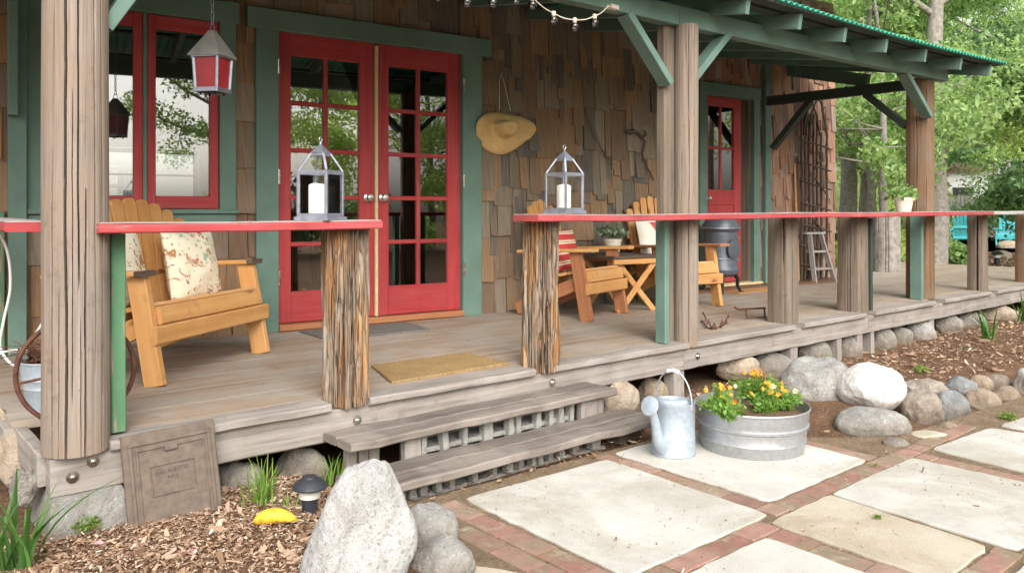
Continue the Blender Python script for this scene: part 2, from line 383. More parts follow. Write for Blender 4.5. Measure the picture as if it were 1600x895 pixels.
def chip_mat():
    t = NT('wood_chips'); i = t.island()
    c = t.ramp(i, [(0, (.12, .07, .042)), (.3, (.23, .14, .088)), (.58, (.33, .215, .14)), (.8, (.43, .30, .205)), (.93, (.52, .40, .29)), (1, (.64, .54, .43))])
    t.P(Base_Color=c, Roughness=.9); t.b.inputs['Specular IOR Level'].default_value = .2; return t.m
M['chip'] = chip_mat()
def glass_mat(name, tint=(1, 1, 1), ior=1.75, rough=.0):
    t = NT(name)
    fr = t.n('Fresnel', {'IOR': ior}); tr = t.n('BsdfTransparent', {'Color': tint}); gl = t.n('BsdfGlossy', {'Color': (1, 1, 1), 'Roughness': rough})
    mx = t.n('MixShader', {0: fr.outputs[0], 1: tr.outputs[0], 2: gl.outputs[0]})
    t.t.links.new(mx.outputs[0], t.out.inputs[0]); return t.m
M['pane'] = glass_mat('window_glass', (.93, .95, .94), 2.4)
M['lglass'] = glass_mat('lantern_glass', (.985, .99, .99), 1.2)
M['bulb'] = glass_mat('clear_bulb', (.8, .8, .78), 1.8)
def redglass():
    t = NT('red_glass'); n = t.noise(t.co('Object'), 14, 4, .6)
    t.P(Base_Color=t.hsv((.36, .025, .035), t.mr(n, .3, .7, .8, 1.2)), Roughness=.3); return t.m
M['redglass'] = redglass()
def floral():
    t = NT('cowboy_floral_fabric'); uv = t.co('UV', (.8, .8, 1))
    c = (.78, .72, .56)
    n0 = t.noise(uv, 5, 3, .5)
    a = t.noise(uv, 5.5, 6, .75, dist=.8); c = t.mix(t.mr(a, .55, .58, 0, 1), c, (.42, .2, .09))
    a2 = t.noise(t.n('Mapping', {'Vector': uv, 'Location': (3.1, 7.7, 0)}).outputs[0], 8, 5, .7); c = t.mix(t.mr(a2, .60, .63, 0, 1), c, (.15, .08, .05))
    a3 = t.noise(t.n('Mapping', {'Vector': uv, 'Location': (13.1, 2.7, 0)}).outputs[0], 4, 4, .6); c = t.mix(t.mr(a3, .63, .66, 0, 1), c, (.55, .07, .06))
    a4 = t.noise(t.n('Mapping', {'Vector': uv, 'Location': (5.1, 22.7, 0)}).outputs[0], 4.5, 5, .7); c = t.mix(t.mr(a4, .61, .64, 0, .9), c, (.28, .38, .26))
    t.P(Base_Color=c, Roughness=.9).bump(t.noise(uv, 200, 2, .5), .2, .002); return t.m
M['floral'] = floral()
def stripes():
    t = NT('red_striped_fabric'); y = t.n('SeparateXYZ', {0: t.co('UV')}).outputs[1]
    w = t.math('FRACT', t.math('MULTIPLY', y, 4.0))
    c = t.ramp(w, [(0, (.5, .045, .04)), (.45, (.72, .62, .46)), (.6, (.5, .045, .04)), (.68, (.75, .66, .5)), (.8, (.45, .25, .1)), (.9, (.5, .045, .04))], 'CONSTANT')
    t.P(Base_Color=c, Roughness=.9); return t.m
M['stripe'] = stripes()
def emblem():
    # pale cushion with a red hourglass shape around a white ring
    t = NT('pale_fabric_red_motif'); s = t.n('SeparateXYZ', {0: t.co('UV')}); x = t.math('ABSOLUTE', t.math('SUBTRACT', s.outputs[0], .5)); y = t.math('SUBTRACT', s.outputs[1], .5)
    ay = t.math('ABSOLUTE', y); half = t.math('ADD', .13, t.math('MULTIPLY', t.math('MULTIPLY', ay, ay), .9))
    body = t.math('MULTIPLY', t.math('LESS_THAN', x, half), t.math('LESS_THAN', ay, .36))
    r = t.math('SQRT', t.math('ADD', t.math('MULTIPLY', x, x), t.math('MULTIPLY', t.math('SUBTRACT', y, .12), t.math('SUBTRACT', y, .12))))
    ring = t.math('LESS_THAN', r, .1); dot = t.math('LESS_THAN', r, .035)
    c = t.mix(body, (.66, .63, .55), (.48, .07, .07)); c = t.mix(ring, c, (.72, .68, .6)); c = t.mix(dot, c, (.45, .2, .2))
    t.P(Base_Color=c, Roughness=.9); return t.m
M['emblem'] = emblem()

random.seed(11)
# ------------------------------------------------------------------ setting: ground, brick joints, slabs
mb = MB(); n = 60
def sst(a, b, x): t = min(1, max(0, (x - a) / (b - a))); return t * t * (3 - 2 * t)
def gz(x, y):
    h = -.035
    left = (1 - sst(1.45, 1.7, x)) * .035 + .03 * (1 - sst(1.2, 1.6, x)) * (1 - sst(2.7, 3.05, y))
    right = sst(4.0, 4.3, x) * sst(2.1, 2.35, y) * (.085 - .075 * sst(2.4, 3.25, y) + .02 * sst(6, 9, x)) if y < 3.4 else sst(3.9, 4.4, x) * .02
    far = .09 * sst(10, 13, x) if y > 3.4 else 0
    return h + max(left + .03 * (x < 1.7), right, far)
xs = [-60, -30, -12, -5] + [-2 + .22 * i for i in range(78)] + [16, 19, 24, 32, 45, 70, 110]
ys = [-60, -30, -12, -5, -2] + [-1 + .2 * i for i in range(40)] + [7.5, 9, 12, 18, 30, 60, 110]
for y in ys:
    for x in xs: mb.v.append(V((x, y, gz(x, y) + (noise.noise(V((x * 2.3, y * 2.3, 0))) * .012 if abs(x) < 20 else 0))))
w = len(xs)
for j in range(len(ys) - 1):
    for i in range(w - 1): mb.face((j * w + i, j * w + i + 1, (j + 1) * w + i + 1, (j + 1) * w + i))
struct('ground', mb, M['earth'], smooth=180)
mb = MB(); q = [atd(1180, 21, .055), atd(2100, 21, .055), atd(2100, 33, .055), atd(1180, 33, .055)]
mb.v = q; mb.face((0, 1, 2, 3)); struct('driveway', mb, M['drive'])
mb = MB()
pl = [(1.5, -1), (9, -1), (9, 1.66), (4.3, 1.95), (3.3, 2.75), (1.6, 2.8)]
mb.v = [V((x, y, -.009)) for x, y in pl]; mb.face(range(len(pl))); struct('sandy_joints', mb, M['sand'])

def slab(name, pts, m, zt=0.0):
    mb = MB(); c = sum((V((*p, 0)) for p in pts), V()) / len(pts); out = []
    for i in range(len(pts)):
        a, b = V((*pts[i], 0)), V((*pts[(i + 1) % len(pts)], 0)); k = max(3, int((b - a).length / .05))
        for j in range(k):
            p = a.lerp(b, j / k); d = min(j, k - j) / k
            p = p + (c - p).normalized() * (.008 * noise.noise(p * 14) + .006 * noise.noise(p * 50) + (.012 if j == 0 else 0))
            out.append(p)
    N_ = len(out)
    for z, ins in ((-.05, 0), (zt - .003, 0), (zt, .004)):
        for p in out: mb.v.append(p + (c - p).normalized() * ins + V((0, 0, z)))
    for r in range(2):
        for k in range(N_):
            k2 = (k + 1) % N_; mb.face((r * N_ + k, r * N_ + k2, (r + 1) * N_ + k2, (r + 1) * N_ + k))
    mb.face(range(2 * N_, 3 * N_))
    return struct(name, mb, m)
slab('paving_slab', [(1.975, 1.765), (2.80, 1.765), (2.835, 2.655), (2.0, 2.675)], M['slab'])
slab('paving_slab', [(2.925, 1.845), (3.765, 1.85), (3.80, 2.70), (2.93, 2.70)], M['slab'])
slab('paving_slab', [(3.165, 1.02), (3.985, 1.02), (3.965, 1.735), (3.205, 1.73)], M['slab'])
slab('paving_slab', [(2.715, 1.09), (3.125, 1.10), (3.19, 1.73), (2.73, 1.725)], M['slabtan'])
slab('paving_slab', [(1.72, .72), (2.59, .72), (2.598, 1.655), (1.74, 1.65)], M['slab'])
slab('paving_slab', [(4.09, .95), (4.95, .95), (4.83, 1.70), (4.19, 1.735)], M['slab'])
slab('paving_slab', [(4.93, 1.0), (5.9, .95), (5.75, 1.62), (4.92, 1.68)], M['slab'])
slab('paving_slab', [(1.36, 1.5), (1.66, 1.5), (1.735, 2.02), (1.60, 2.22), (1.42, 2.1)], M['slabtan'])
slab('paving_slab', [(2.72, .1), (3.1, .1), (3.1, .97), (2.72, .97)], M['slab'])
slab('paving_slab', [(3.2, .05), (4.0, .05), (4.0, .90), (3.22, .90)], M['slab'])
slab('paving_slab', [(5.95, .9), (6.9, .8), (6.7, 1.5), (5.82, 1.58)], M['slab'])
mb = MB()
def bricks(x0, x1, y0, y1, axis, L=.2, z=-.004):
    a0, a1 = (x0, x1) if axis == 0 else (y0, y1); a = a0 - random.random() * .1
    while a < a1:
        b = min(a + L * random.uniform(.93, 1.05), a1); s_ = max(a, a0)
        if b - s_ > .03:
            zz = z + random.uniform(-.004, .003); j = random.uniform(-.004, .004)
            if axis == 0: mb.box((s_ + .002, y0 + j, -.05), (b - .004, y1 + j, zz), .004)
            else: mb.box((x0 + j, s_ + .004, -.05), (x1 + j, b - .004, zz), .006)
        a = b
bricks(2.825, 2.912, 1.85, 2.72, 1)
bricks(1.74, 2.715, 1.663, 1.755, 0)
bricks(2.81, 4.11, 1.745, 1.838, 0)
bricks(2.605, 2.708, .5, 1.655, 1)
bricks(3.995, 4.085, .5, 1.74, 1)
bricks(1.865, 1.965, 1.765, 2.70, 1); bricks(1.755, 1.857, 1.66, 2.45, 1)
bricks(2.72, 3.15, 1.0, 1.085, 0); bricks(3.16, 4.0, .915, 1.01, 0)
bricks(3.785, 3.875, 1.85, 2.35, 1); bricks(1.61, 1.715, .6, 1.5, 1); bricks(3.115, 3.2, .1, .9, 1)
bricks(4.12, 4.8, 1.75, 1.835, 0)
struct('brick_paving', mb, M['brick'])

# ------------------------------------------------------------------ rocks
def rock(px, pyc, wpx, hpx, Y, name, label, m, seed, asp=.85, facets=7, cut=.82, amp=.13, group=None, warp=None, tilt=0, zc=None):
    rs = random.Random(seed); c = atY(px, pyc, Y)
    dep = c.x * fw.x + c.y * fw.y; W = wpx * dep / F / 2; H = hpx * dep / F / 2
    bm = bmesh.new(); bmesh.ops.create_icosphere(bm, subdivisions=5 if wpx > 45 else 4, radius=1)
    pls = [(V((rs.gauss(0, 1), rs.gauss(0, 1), rs.gauss(0, 1))).normalized(), rs.uniform(cut, 1.0)) for _ in range(facets)]
    off = V((rs.random() * 90, rs.random() * 90, rs.random() * 90))
    for v in bm.verts:
        p = v.co.copy()
        for nn, dd in pls:
            e = p.dot(nn) - dd
            if e > 0: p -= nn * e * .9
        p *= 1 + amp * noise.noise(p * 1.3 + off) + amp * .5 * noise.noise(p * 3.1 + off) + amp * .26 * noise.noise(p * 7 + off) + amp * .14 * noise.noise(p * 16 + off)
        v.co = p
    # camera-facing width axis
    ang = math.atan2(rt.y, rt.x) + rs.uniform(-.2, .2)
    mx = Matrix.Rotation(ang, 3, 'Z') @ Matrix.Rotation(tilt, 3, 'Y') @ Matrix.Diagonal((W, W * asp, H))
    xs_ = [v.co.x for v in bm.verts]; zs_ = [v.co.z for v in bm.verts]
    sx = 2 / (max(xs_) - min(xs_)); sz = 2 / (max(zs_) - min(zs_)); mxx = (max(xs_) + min(xs_)) / 2; mz = (max(zs_) + min(zs_)) / 2
    for v in bm.verts:
        p = V(((v.co.x - mxx) * sx, v.co.y, (v.co.z - mz) * sz))
        if warp: p = warp(p)
        v.co = mx @ p
    me = bpy.data.meshes.new(name); bm.to_mesh(me); bm.free(); me.materials.append(m)
    me.polygons.foreach_set('use_smooth', [True] * len(me.polygons))
    o = bpy.data.objects.new(name, me); col.objects.link(o); o.location = c
    return tag(o, label, 'rock', group)
def bigwarp(p):
    t = (p.z + 1) / 2                                  # 0 foot .. 1 peak
    k = 1.0 - .42 * max(0, t - .3)
    return V((p.x * k + .30 * max(0, t - .3), p.y * (1 - .35 * t), p.z))
rock(560, 850, 190, 268, 2.2, 'boulder', 'large pale boulder with a pointed top in front of the steps', M['rock_white'], 3, .8, 12, .76, .11, warp=bigwarp)
rock(668, 838, 100, 104, 2.42, 'boulder', 'smooth grey boulder touching the right side of the pointed pale boulder', M['rock_grey'], 8, .8, 8, .8, .1)
rock(692, 885, 104, 96, 2.16, 'boulder', 'low grey boulder at the bottom edge beside the buff corner slab', M['rock_grey'], 21, .8, 8, .8, .1)
rock(1278, 614, 128, 112, 2.62, 'boulder', 'big grey boulder directly behind the round tub of flowers', M['rock_grey'], 5, .8, 9, .8, .12)
rock(1362, 607, 104, 80, 2.3, 'boulder', 'round chalk white boulder resting on top of a grey boulder', M['rock_chalk'], 14, .9, 10, .86, .08)
rock(1360, 666, 120, 60, 2.12, 'boulder', 'flat grey boulder lying under the round white one', M['rock_grey'], 31, .75, 8, .82, .1)
wall_rocks = [
 (1440, 647, 60, 62, 2.06, 'rock_brown', 'brown streaked wall rock right of the round white boulder'),
 (1483, 645, 62, 58, 2.0, 'rock_blue', 'smooth bluish round wall rock in the lower row'),
 (1534, 636, 56, 48, 1.97, 'rock_tan', 'blocky tan wall rock between the bluish one and a smaller tan one'),
 (1572, 629, 44, 40, 1.95, 'rock_tan', 'smaller tan wall rock with a flat top near the right edge'),
 (1603, 616, 48, 66, 1.93, 'rock_grey', 'tall grey wall rock cut off by the right edge'),
 (1446, 608, 64, 28, 2.14, 'rock_brown', 'long white veined capping rock beside the round white boulder'),
 (1500, 607, 48, 34, 2.1, 'rock_blue', 'dark grey oval capping rock on the low wall'),
 (1533, 602, 36, 28, 2.12, 'rock_tan', 'small square tan capping rock between two longer ones'),
 (1558, 599, 40, 26, 2.1, 'rock_brown', 'pale wedge shaped capping rock near the right end'),
 (1588, 583, 46, 24, 2.3, 'rock_grey', 'flat grey rock at the back of the low wall by the right edge'),
 (1480, 671, 36, 26, 1.87, 'rock_tan', 'small smooth tan stone at the foot of the bluish rock'),
 (1452, 685, 66, 24, 1.86, 'slabtan', 'flat buff stone set in the ground at the corner of the slabs'),
 (1400, 693, 42, 16, 1.9, 'rock_grey', 'smallest flat grey stone in front of the flat boulder'),
]
for i, (px, py, w_, h_, Y, m, lab) in enumerate(wall_rocks):
    k = 1.17 if i < 5 or 5 <= i < 10 else 1.0; rock(px, py - (3 if i < 5 else 0), w_ * (1.06 if k > 1 else 1), h_ * k, Y, 'wall_rock', lab, M[m], 50 + i, .8, 8, .8, .12)
under = [
 (970, 628, 58, 66, 3.2, 'rock_tan', 'pale tan rock under the deck at the end of the steps'),
 (1020, 618, 50, 56, 3.36, 'rock_tan', 'brownish rock under the deck behind the watering can'),
 (1152, 572, 56, 34, 3.42, 'rock_tan', 'low rock under the deck behind the flowers'),
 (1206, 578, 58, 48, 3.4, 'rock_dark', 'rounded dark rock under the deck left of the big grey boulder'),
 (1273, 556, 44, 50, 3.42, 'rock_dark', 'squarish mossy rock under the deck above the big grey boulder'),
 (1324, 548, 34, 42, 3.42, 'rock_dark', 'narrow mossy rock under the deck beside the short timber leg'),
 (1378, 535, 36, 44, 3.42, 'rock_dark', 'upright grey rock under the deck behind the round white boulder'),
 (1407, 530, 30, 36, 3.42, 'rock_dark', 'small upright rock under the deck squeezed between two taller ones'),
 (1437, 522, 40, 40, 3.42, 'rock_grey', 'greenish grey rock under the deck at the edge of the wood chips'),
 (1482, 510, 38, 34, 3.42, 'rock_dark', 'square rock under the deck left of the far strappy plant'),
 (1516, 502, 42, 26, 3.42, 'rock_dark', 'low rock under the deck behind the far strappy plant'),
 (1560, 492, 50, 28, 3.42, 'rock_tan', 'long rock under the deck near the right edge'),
]
for i, (px, py, w_, h_, Y, m, lab) in enumerate(under):
    k = 1.0 if i < 2 else 1.28; rock(px, py + (0 if i < 2 else 2), w_ * k, h_ * k, Y - (0 if i < 2 else .10), 'foundation_rock', lab, M[m], 90 + i, .6, 9, .76, .1)
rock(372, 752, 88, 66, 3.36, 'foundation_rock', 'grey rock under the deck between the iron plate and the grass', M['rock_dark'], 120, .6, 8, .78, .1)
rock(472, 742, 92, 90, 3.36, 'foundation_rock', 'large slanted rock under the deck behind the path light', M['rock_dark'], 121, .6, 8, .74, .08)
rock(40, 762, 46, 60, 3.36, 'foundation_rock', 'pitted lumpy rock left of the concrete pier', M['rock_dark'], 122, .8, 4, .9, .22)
rock(28, 716, 70, 96, 3.75, 'foundation_rock', 'tall brown rock under the left end of the deck', M['rock_tan'], 123, .6, 9, .75, .1)
rock(2, 690, 40, 110, 3.95, 'foundation_rock', 'narrow tan rock at the far left edge below the deck', M['rock_tan'], 124, .6, 9, .75, .1)
# concrete pier under the big post
mb = MB(); b0 = [V((.60, 3.16, 0)), V((.92, 3.16, 0)), V((.92, 3.46, 0)), V((.60, 3.46, 0))]
b0 = [(.575, 3.165), (.90, 3.165), (.90, 3.5), (.575, 3.5)]; t0 = [(.61, 3.225), (.84, 3.225), (.84, 3.44), (.61, 3.44)]
rows = 6
for r in range(rows + 1):
    t = r / rows
    for k in range(4):
        for s_ in range(6):
            a, b = V((*b0[k], 0)), V((*b0[(k + 1) % 4], 0)); c, d = V((*t0[k], .165)), V((*t0[(k + 1) % 4], .165))
            p = a.lerp(b, s_ / 6).lerp(c.lerp(d, s_ / 6), t); mb.v.append(p + noise.noise_vector(p * 18) * .007)
for r in range(rows):
    for k in range(24):
        k2 = (k + 1) % 24; mb.face((r * 24 + k, r * 24 + k2, (r + 1) * 24 + k2, (r + 1) * 24 + k))
mb.face(range(rows * 24, rows * 24 + 24))
single('concrete_pier', mb, M['concrete'], 'tapered concrete pier block under the big left post', 'pier', origin=(.74, 3.33, 0), smooth=40)

# ------------------------------------------------------------------ house
house = thing('house', 'shingled house with red french doors and green trim behind the porch', 'house'); house.rotation_euler = (0, 0, -WS); XF[house] = HM.copy()
def hb(name, mb, m, parent=None, **k): return build(name, mb, m, parent or house, world=False, **k)
W1, W2, US, UE = 5.60, 5.99, 5.72, 8.88
def wallcells(mb, u0, u1, z0, z1, w0, w1, holes):
    us = sorted({u0, u1, *[h[0] for h in holes], *[h[1] for h in holes]}); zs = sorted({z0, z1, *[h[2] for h in holes], *[h[3] for h in holes]})
    for i in range(len(us) - 1):
        for j in range(len(zs) - 1):
            cu, cz = (us[i] + us[i + 1]) / 2, (zs[j] + zs[j + 1]) / 2
            if any(h[0] < cu < h[1] and h[2] < cz < h[3] for h in holes): continue
            mb.box((us[i], w0, zs[j]), (us[i + 1], w1, zs[j + 1]), 0)
    return mb
H_win = (.43, 1.452, 1.184, 2.43); H_fd = (1.845, 3.328, D + .03, 2.425); H_d2 = (6.55, 7.335, D + .03, 2.405)
mb = MB(); wallcells(mb, -3, US, 0, 3.7, W1 + .004, W1 + .11, [H_win, H_fd]); wallcells(mb, US - .1, UE, 0, 3.7, W2 + .004, W2 + .11, [H_d2])
mb.box((US - .004, W1, 0), (US + .10, W2 + .1, 3.7), 0); 
for a_ in (((UE - .1, W2 + .11, 0), (UE, 11, 1.1)), ((UE - .1, W2 + .11, 2.6), (UE, 11, 3.7)), ((UE - .1, W2 + .11, 1.1), (UE, 6.7, 2.6)), ((UE - .1, 9.2, 1.1), (UE, 11, 2.6))): mb.box(*a_, 0)
H_bk = (1.30, 2.62, 1.16, 2.05); wallcells(mb, -3, UE, 0, 3.7, 11, 11.1, [H_bk]); mb.box((-3, W1 + .11, 0), (-2.9, 11, 3.7), 0)
hb('wall', mb, M['plaster'])
mb = MB(); mb.box((-2.9, W1 + .11, D - .02), (UE - .1, 11, D + .028), 0); hb('interior_floor', mb, M['intwood'])
mb = MB(); mb.box((-2.9, W1 + .11, 2.62), (US, 11, 2.7), 0); mb.box((US, W2 + .11, 2.62), (UE - .1, 11, 2.7), 0); hb('ceiling', mb, M['plaster'])
mb = MB(); mb.box((4.2, W1 + .12, D + .03), (4.3, 10.9, 2.62), 0); wallcells(mb, -1, 4.2, D + .03, 2.62, 9.0, 9.1, [(1.05, 2.15, 1.22, 1.83)]); hb('interior_wall', mb, M['plaster'])
def shingles(name, u0, u1, z0, z1, wf, holes, m, wr, exps, extra, seed, reg=False):
    rs = random.Random(seed); mb = MB()
    def sh(a, b, zb, zt, lift):
        th = rs.uniform(.008, .022); k = rs.uniform(-.012, .012); lo = wf - lift - rs.uniform(.004, .016); hi = wf - lift * .6 - .001
        b0 = len(mb.v); t_ = rs.uniform(-.006, .006); st = rs.uniform(-.005, .005); ou, ov = rs.random() * 40, rs.random() * 40
        for (u, z, w_) in ((a + k * .3, zb + t_, lo - th), (b + k * .3, zb - t_, lo - th + st), (b - k * .3, zt, hi - .003), (a - k * .3, zt, hi - .003), (a + k * .3, zb + t_, lo + .004), (b + k * .3, zb - t_, lo + .004), (b - k * .3, zt, hi + .004), (a - k * .3, zt, hi + .004)): mb.v.append(V((u, w_, z)))
        for f in ((0, 1, 2, 3), (7, 6, 5, 4), (0, 4, 5, 1), (1, 5, 6, 2), (2, 6, 7, 3), (3, 7, 4, 0)):
            mb.face([b0 + q for q in f], [(ov + mb.v[b0 + q].z, ou + mb.v[b0 + q].x + mb.v[b0 + q].y) for q in f])
    z = z0 - .05
    while z < z1:
        e = rs.uniform(*exps); cz = z + e / 2; segs = [(u0, u1)]
        for h in holes:
            if h[2] < cz < h[3]:
                ns = []
                for a, b in segs:
                    if h[1] <= a or h[0] >= b: ns.append((a, b)); continue
                    if h[0] > a: ns.append((a, h[0]))
                    if h[1] < b: ns.append((h[1], b))
                segs = ns
        for a, b in segs:
            u = a
            while u < b - .005:
                w_ = rs.uniform(*wr) if rs.random() < .8 else rs.uniform(wr[0] * .5, wr[0]); v = min(u + w_, b)
                if b - v < .03: v = b
                jb = rs.uniform(-.012, .012) if reg else rs.uniform(-.11, .09)
                lim = [h for h in holes if h[0] < (u + v) / 2 < h[1]]
                zb, zt = z + jb, z + e + .10 + max(0, jb)
                for h in lim:
                    if cz > h[3]: zb = max(zb, h[3] - .01)
                    elif cz < h[2]: zt = min(zt, h[2] + .01)
                if zt - zb > .04:
                    sh(u + .002, v - .002, zb, zt, 0.0)
                    if rs.random() < extra:
                        aa = rs.uniform(u - .02, v - .04); bb = aa + rs.uniform(.04, .11); zz = zb + rs.uniform(-.1, .2)
                        if not any(h[0] - .02 < bb and aa < h[1] + .02 and h[2] - .35 < zz < h[3] + .05 for h in holes) and bb < b and aa > a: sh(aa, bb, zz, zz + rs.uniform(.2, .42), .012)
                u = v
        z += e
    return hb(name, mb, m)
Ht = [(.345, 1.556, 1.07, 2.56), (1.69, 3.503, 0, 2.57)]
shingles('left_cladding', -3, 1.69, D, 3.5, W1, Ht, M['shk3'], (.09, .2), (.25, .32), .0, 4, True)
shingles('shake_cladding', 1.63, US, D, 3.5, W1, [(1.6, 3.503, 0, 2.57)], M['shk'], (.08, .21), (.24, .36), .25, 7)
shingles('cedar_cladding', US, UE + .01, D, 3.5, W2, [(6.47, 7.44, 0, 2.53)], M['shk2'], (.07, .18), (.26, .38), .4, 9)
# --- trims
def trim(items, m=M['green'], name='trim', lab=None):
    for it in items:
        mb = MB(); mb.box(it[:3], it[3:], .004, seg=6, jit=.001); o = hb(name, mb, m)
        if lab: o['label'] = lab
trim([(1.69, W1 - .055, D + .003, 1.845, W1 + .03, 2.42), (3.328, W1 - .055, D + .003, 3.503, W1 + .03, 2.42), (1.63, W1 - .062, 2.42, 3.59, W1 + .03, 2.56)], name='door_trim')
trim([(1.452, W1 - .05, 1.184, 1.556, W1 + .03, 2.43), (.345, W1 - .05, 1.184, .43, W1 + .03, 2.43), (.345, W1 - .055, 2.43, 1.575, W1 + .03, 2.57), (.345, W1 - .045, 1.075, 1.556, W1 + .03, 1.155), (.345, W1 - .075, 1.155, 1.57, W1 + .03, 1.184)], name='window_trim')
trim([(6.465, W2 - .05, D + .003, 6.58, W2 + .03, 2.405), (7.335, W2 - .05, D + .003, 7.44, W2 + .03, 2.405), (6.465, W2 - .055, 2.405, 7.45, W2 + .03, 2.535)], name='door_trim')
trim([(7.50, W2 - .075, D + .003, 7.60, W2 - .022, 3.0)], name='corner_board')
trim([(.25, W1 - .09, D + .003, .345, W1 - .02, 2.6), (.245, W1 - .19, 1.72, .295, W1 - .092, 2.55)], name='corner_board')
trim([(.13, W1 - .075, D + .003, .235, W1 - .02, 1.17)], M['greenworn'], name='corner_board', lab='worn green board with peeling paint')
# --- window
def sash(name, u0, u1, z0, z1, w, sw, m, gd=.02):
    mb = MB(); mb.box((u0, w, z0), (u0 + sw, w + .045, z1), .004); mb.box((u1 - sw, w, z0), (u1, w + .045, z1), .004)
    mb.box((u0 + sw, w + .001, z0), (u1 - sw, w + .044, z0 + sw * 1.5), .004); mb.box((u0 + sw, w + .001, z1 - sw * 1.6), (u1 - sw, w + .044, z1), .004)
    o = hb(name, mb, m); return o, (u0 + sw, u1 - sw, z0 + sw * 1.5, z1 - sw * 1.6)
def pane(u0, u1, z0, z1, w, parent):
    mb = MB(); mb.v = [V((u0 - .005, w, z0 - .005)), V((u1 + .005, w, z0 - .005)), V((u1 + .005, w, z1 + .005)), V((u0 - .005, w, z1 + .005))]; mb.v += [v + V((0, .004, 0)) for v in mb.v]
    for f in ((0, 1, 2, 3), (7, 6, 5, 4), (0, 4, 5, 1), (1, 5, 6, 2), (2, 6, 7, 3), (3, 7, 4, 0)): mb.face(f)
    return hb('pane', mb, M['pane'], parent)
for u0, u1 in ((.435, .983), (1.004, 1.449)):
    o, g = sash('window', u0, u1, 1.187, 2.427, W1 - .02, .055, M['red']); pane(*g, W1 + .002, o)
o, g = sash('window', 1.33, 1.96, 1.19, 2.02, 11.02, .04, M['white']); pane(*g, 11.04, o)
o, g = sash('window', 1.98, 2.60, 1.19, 2.02, 11.02, .04, M['white']); pane(*g, 11.04, o)
o, g = sash('window', 1.08, 2.12, 1.24, 1.81, 9.03, .03, M['white']); mb = MB(); mb.box((1.58, 9.035, 1.26), (1.61, 9.065, 1.79), .002); mb.box((1.11, 9.036, 1.53), (2.09, 9.064, 1.55), .002); hb('muntin', mb, M['white'], o)
mb = MB(); mb.box((.983, W1 - .03, 1.184), (1.004, W1 + .03, 2.43), .002); hb('mullion', mb, M['green'])
# --- french doors
def leaf(name, u0, u1, sl, sr, w, z0, z1, zg0, zg1, cols, rows, mun, m=M['red']):
    mb = MB(); T = .04
    mb.box((u0, w, z0), (u0 + sl, w + T, z1), .003); mb.box((u1 - sr, w, z0), (u1, w + T, z1), .003)
    mb.box((u0 + sl, w + .001, z0), (u1 - sr, w + T - .001, zg0), .003); mb.box((u0 + sl, w + .001, zg1), (u1 - sr, w + T - .001, z1), .003)
    g0, g1 = u0 + sl, u1 - sr
    for i in range(1, cols):
        c = g0 + (g1 - g0) * i / cols; mb.box((c - mun / 2, w + .006, zg0), (c + mun / 2, w + T - .006, zg1), .005)
    for j in range(1, rows):
        c = zg0 + (zg1 - zg0) * j / rows; mb.box((g0, w + .0075, c - mun / 2), (g1, w + T - .0075, c + mun / 2), .005)
    o = hb(name, mb, m); pane(g0, g1, zg0, zg1, w + .02, o); return o
def knob(u, w, z, parent, m=M['steel']):
    mb = MB(); R_ = Matrix.Rotation(rad(90), 3, 'X')
    mb.lathe([(0, 0), (.028, 0), (.028, .006), (.011, .012), (.011, .03), (.024, .038), (.028, .05), (.022, .06), (0, .064)], 20, (u, w, z), R_); return hb('knob', mb, m, parent, smooth=40)
def hinge(u, w, z, parent):
    mb = MB(); mb.box((u - .008, w - .012, z), (u + .008, w + .004, z + .1), .003); return hb('hinge', mb, M['steel'], parent)
zd = D + .055
L1 = leaf('french_door', 1.848, 2.583, .098, .118, W1 - .008, zd, 2.42, .605, 2.265, 2, 5, .032)
L2 = leaf('french_door', 2.606, 3.325, .095, .112, W1 - .008, zd, 2.42, .605, 2.265, 2, 5, .032)
knob(2.525, W1 - .008, 1.27, L1); knob(2.648, W1 - .008, 1.27, L2)
for z in (.66, 1.36, 2.12): hinge(3.331, W1 - .058, z, L2); hinge(1.843, W1 - .058, z, L1)
mb = MB(); mb.box((2.580, W1 - .034, zd), (2.602, W1 - .009, 2.40), .003); hb('astragal', mb, M['cream'])
mb = MB(); mb.box((1.846, W1 - .075, D + .003), (3.327, W1 + .06, zd - .006), .008, seg=10, jit=.002); hb('threshold', mb, M['pinered'])
# --- second door, set back in a dark jamb
L3 = leaf('back_door', 6.586, 7.185, .075, .115, W2 + .01, zd + .01, 2.40, 1.40, 2.30, 2, 2, .03)
knob(6.625, W2 + .01, 1.30, L3)
mb = MB()
mb.box((6.66, W2 + .002, .56), (6.675, W2 + .012, 1.25), .002); mb.box((7.06, W2 + .002, .56), (7.075, W2 + .012, 1.25), .002); mb.box((6.675, W2 + .002, 1.235), (7.06, W2 + .012, 1.25), .002); mb.box((6.675, W2 + .002, .56), (7.06, W2 + .012, .575), .002)
hb('panel_moulding', mb, M['red'], L3)
mb = MB(); mb.box((7.19, W2 + .03, zd), (7.334, W2 + .09, 2.40), .003, seg=8, jit=.002); hb('jamb', mb, M['darkwood'])
mb = MB(); mb.box((6.50, W2 - .10, D + .003), (7.42, W2 + .06, zd - .004), .006, seg=8, jit=.002); hb('threshold', mb, M['cream'])
# --- upper roof of the house
mb = MB(); mb.board((3, 4.9, 3.78), (3, 12, 5.4), 13.2, .08, bev=0); hb('upper_roof', mb, M['postbrown'])
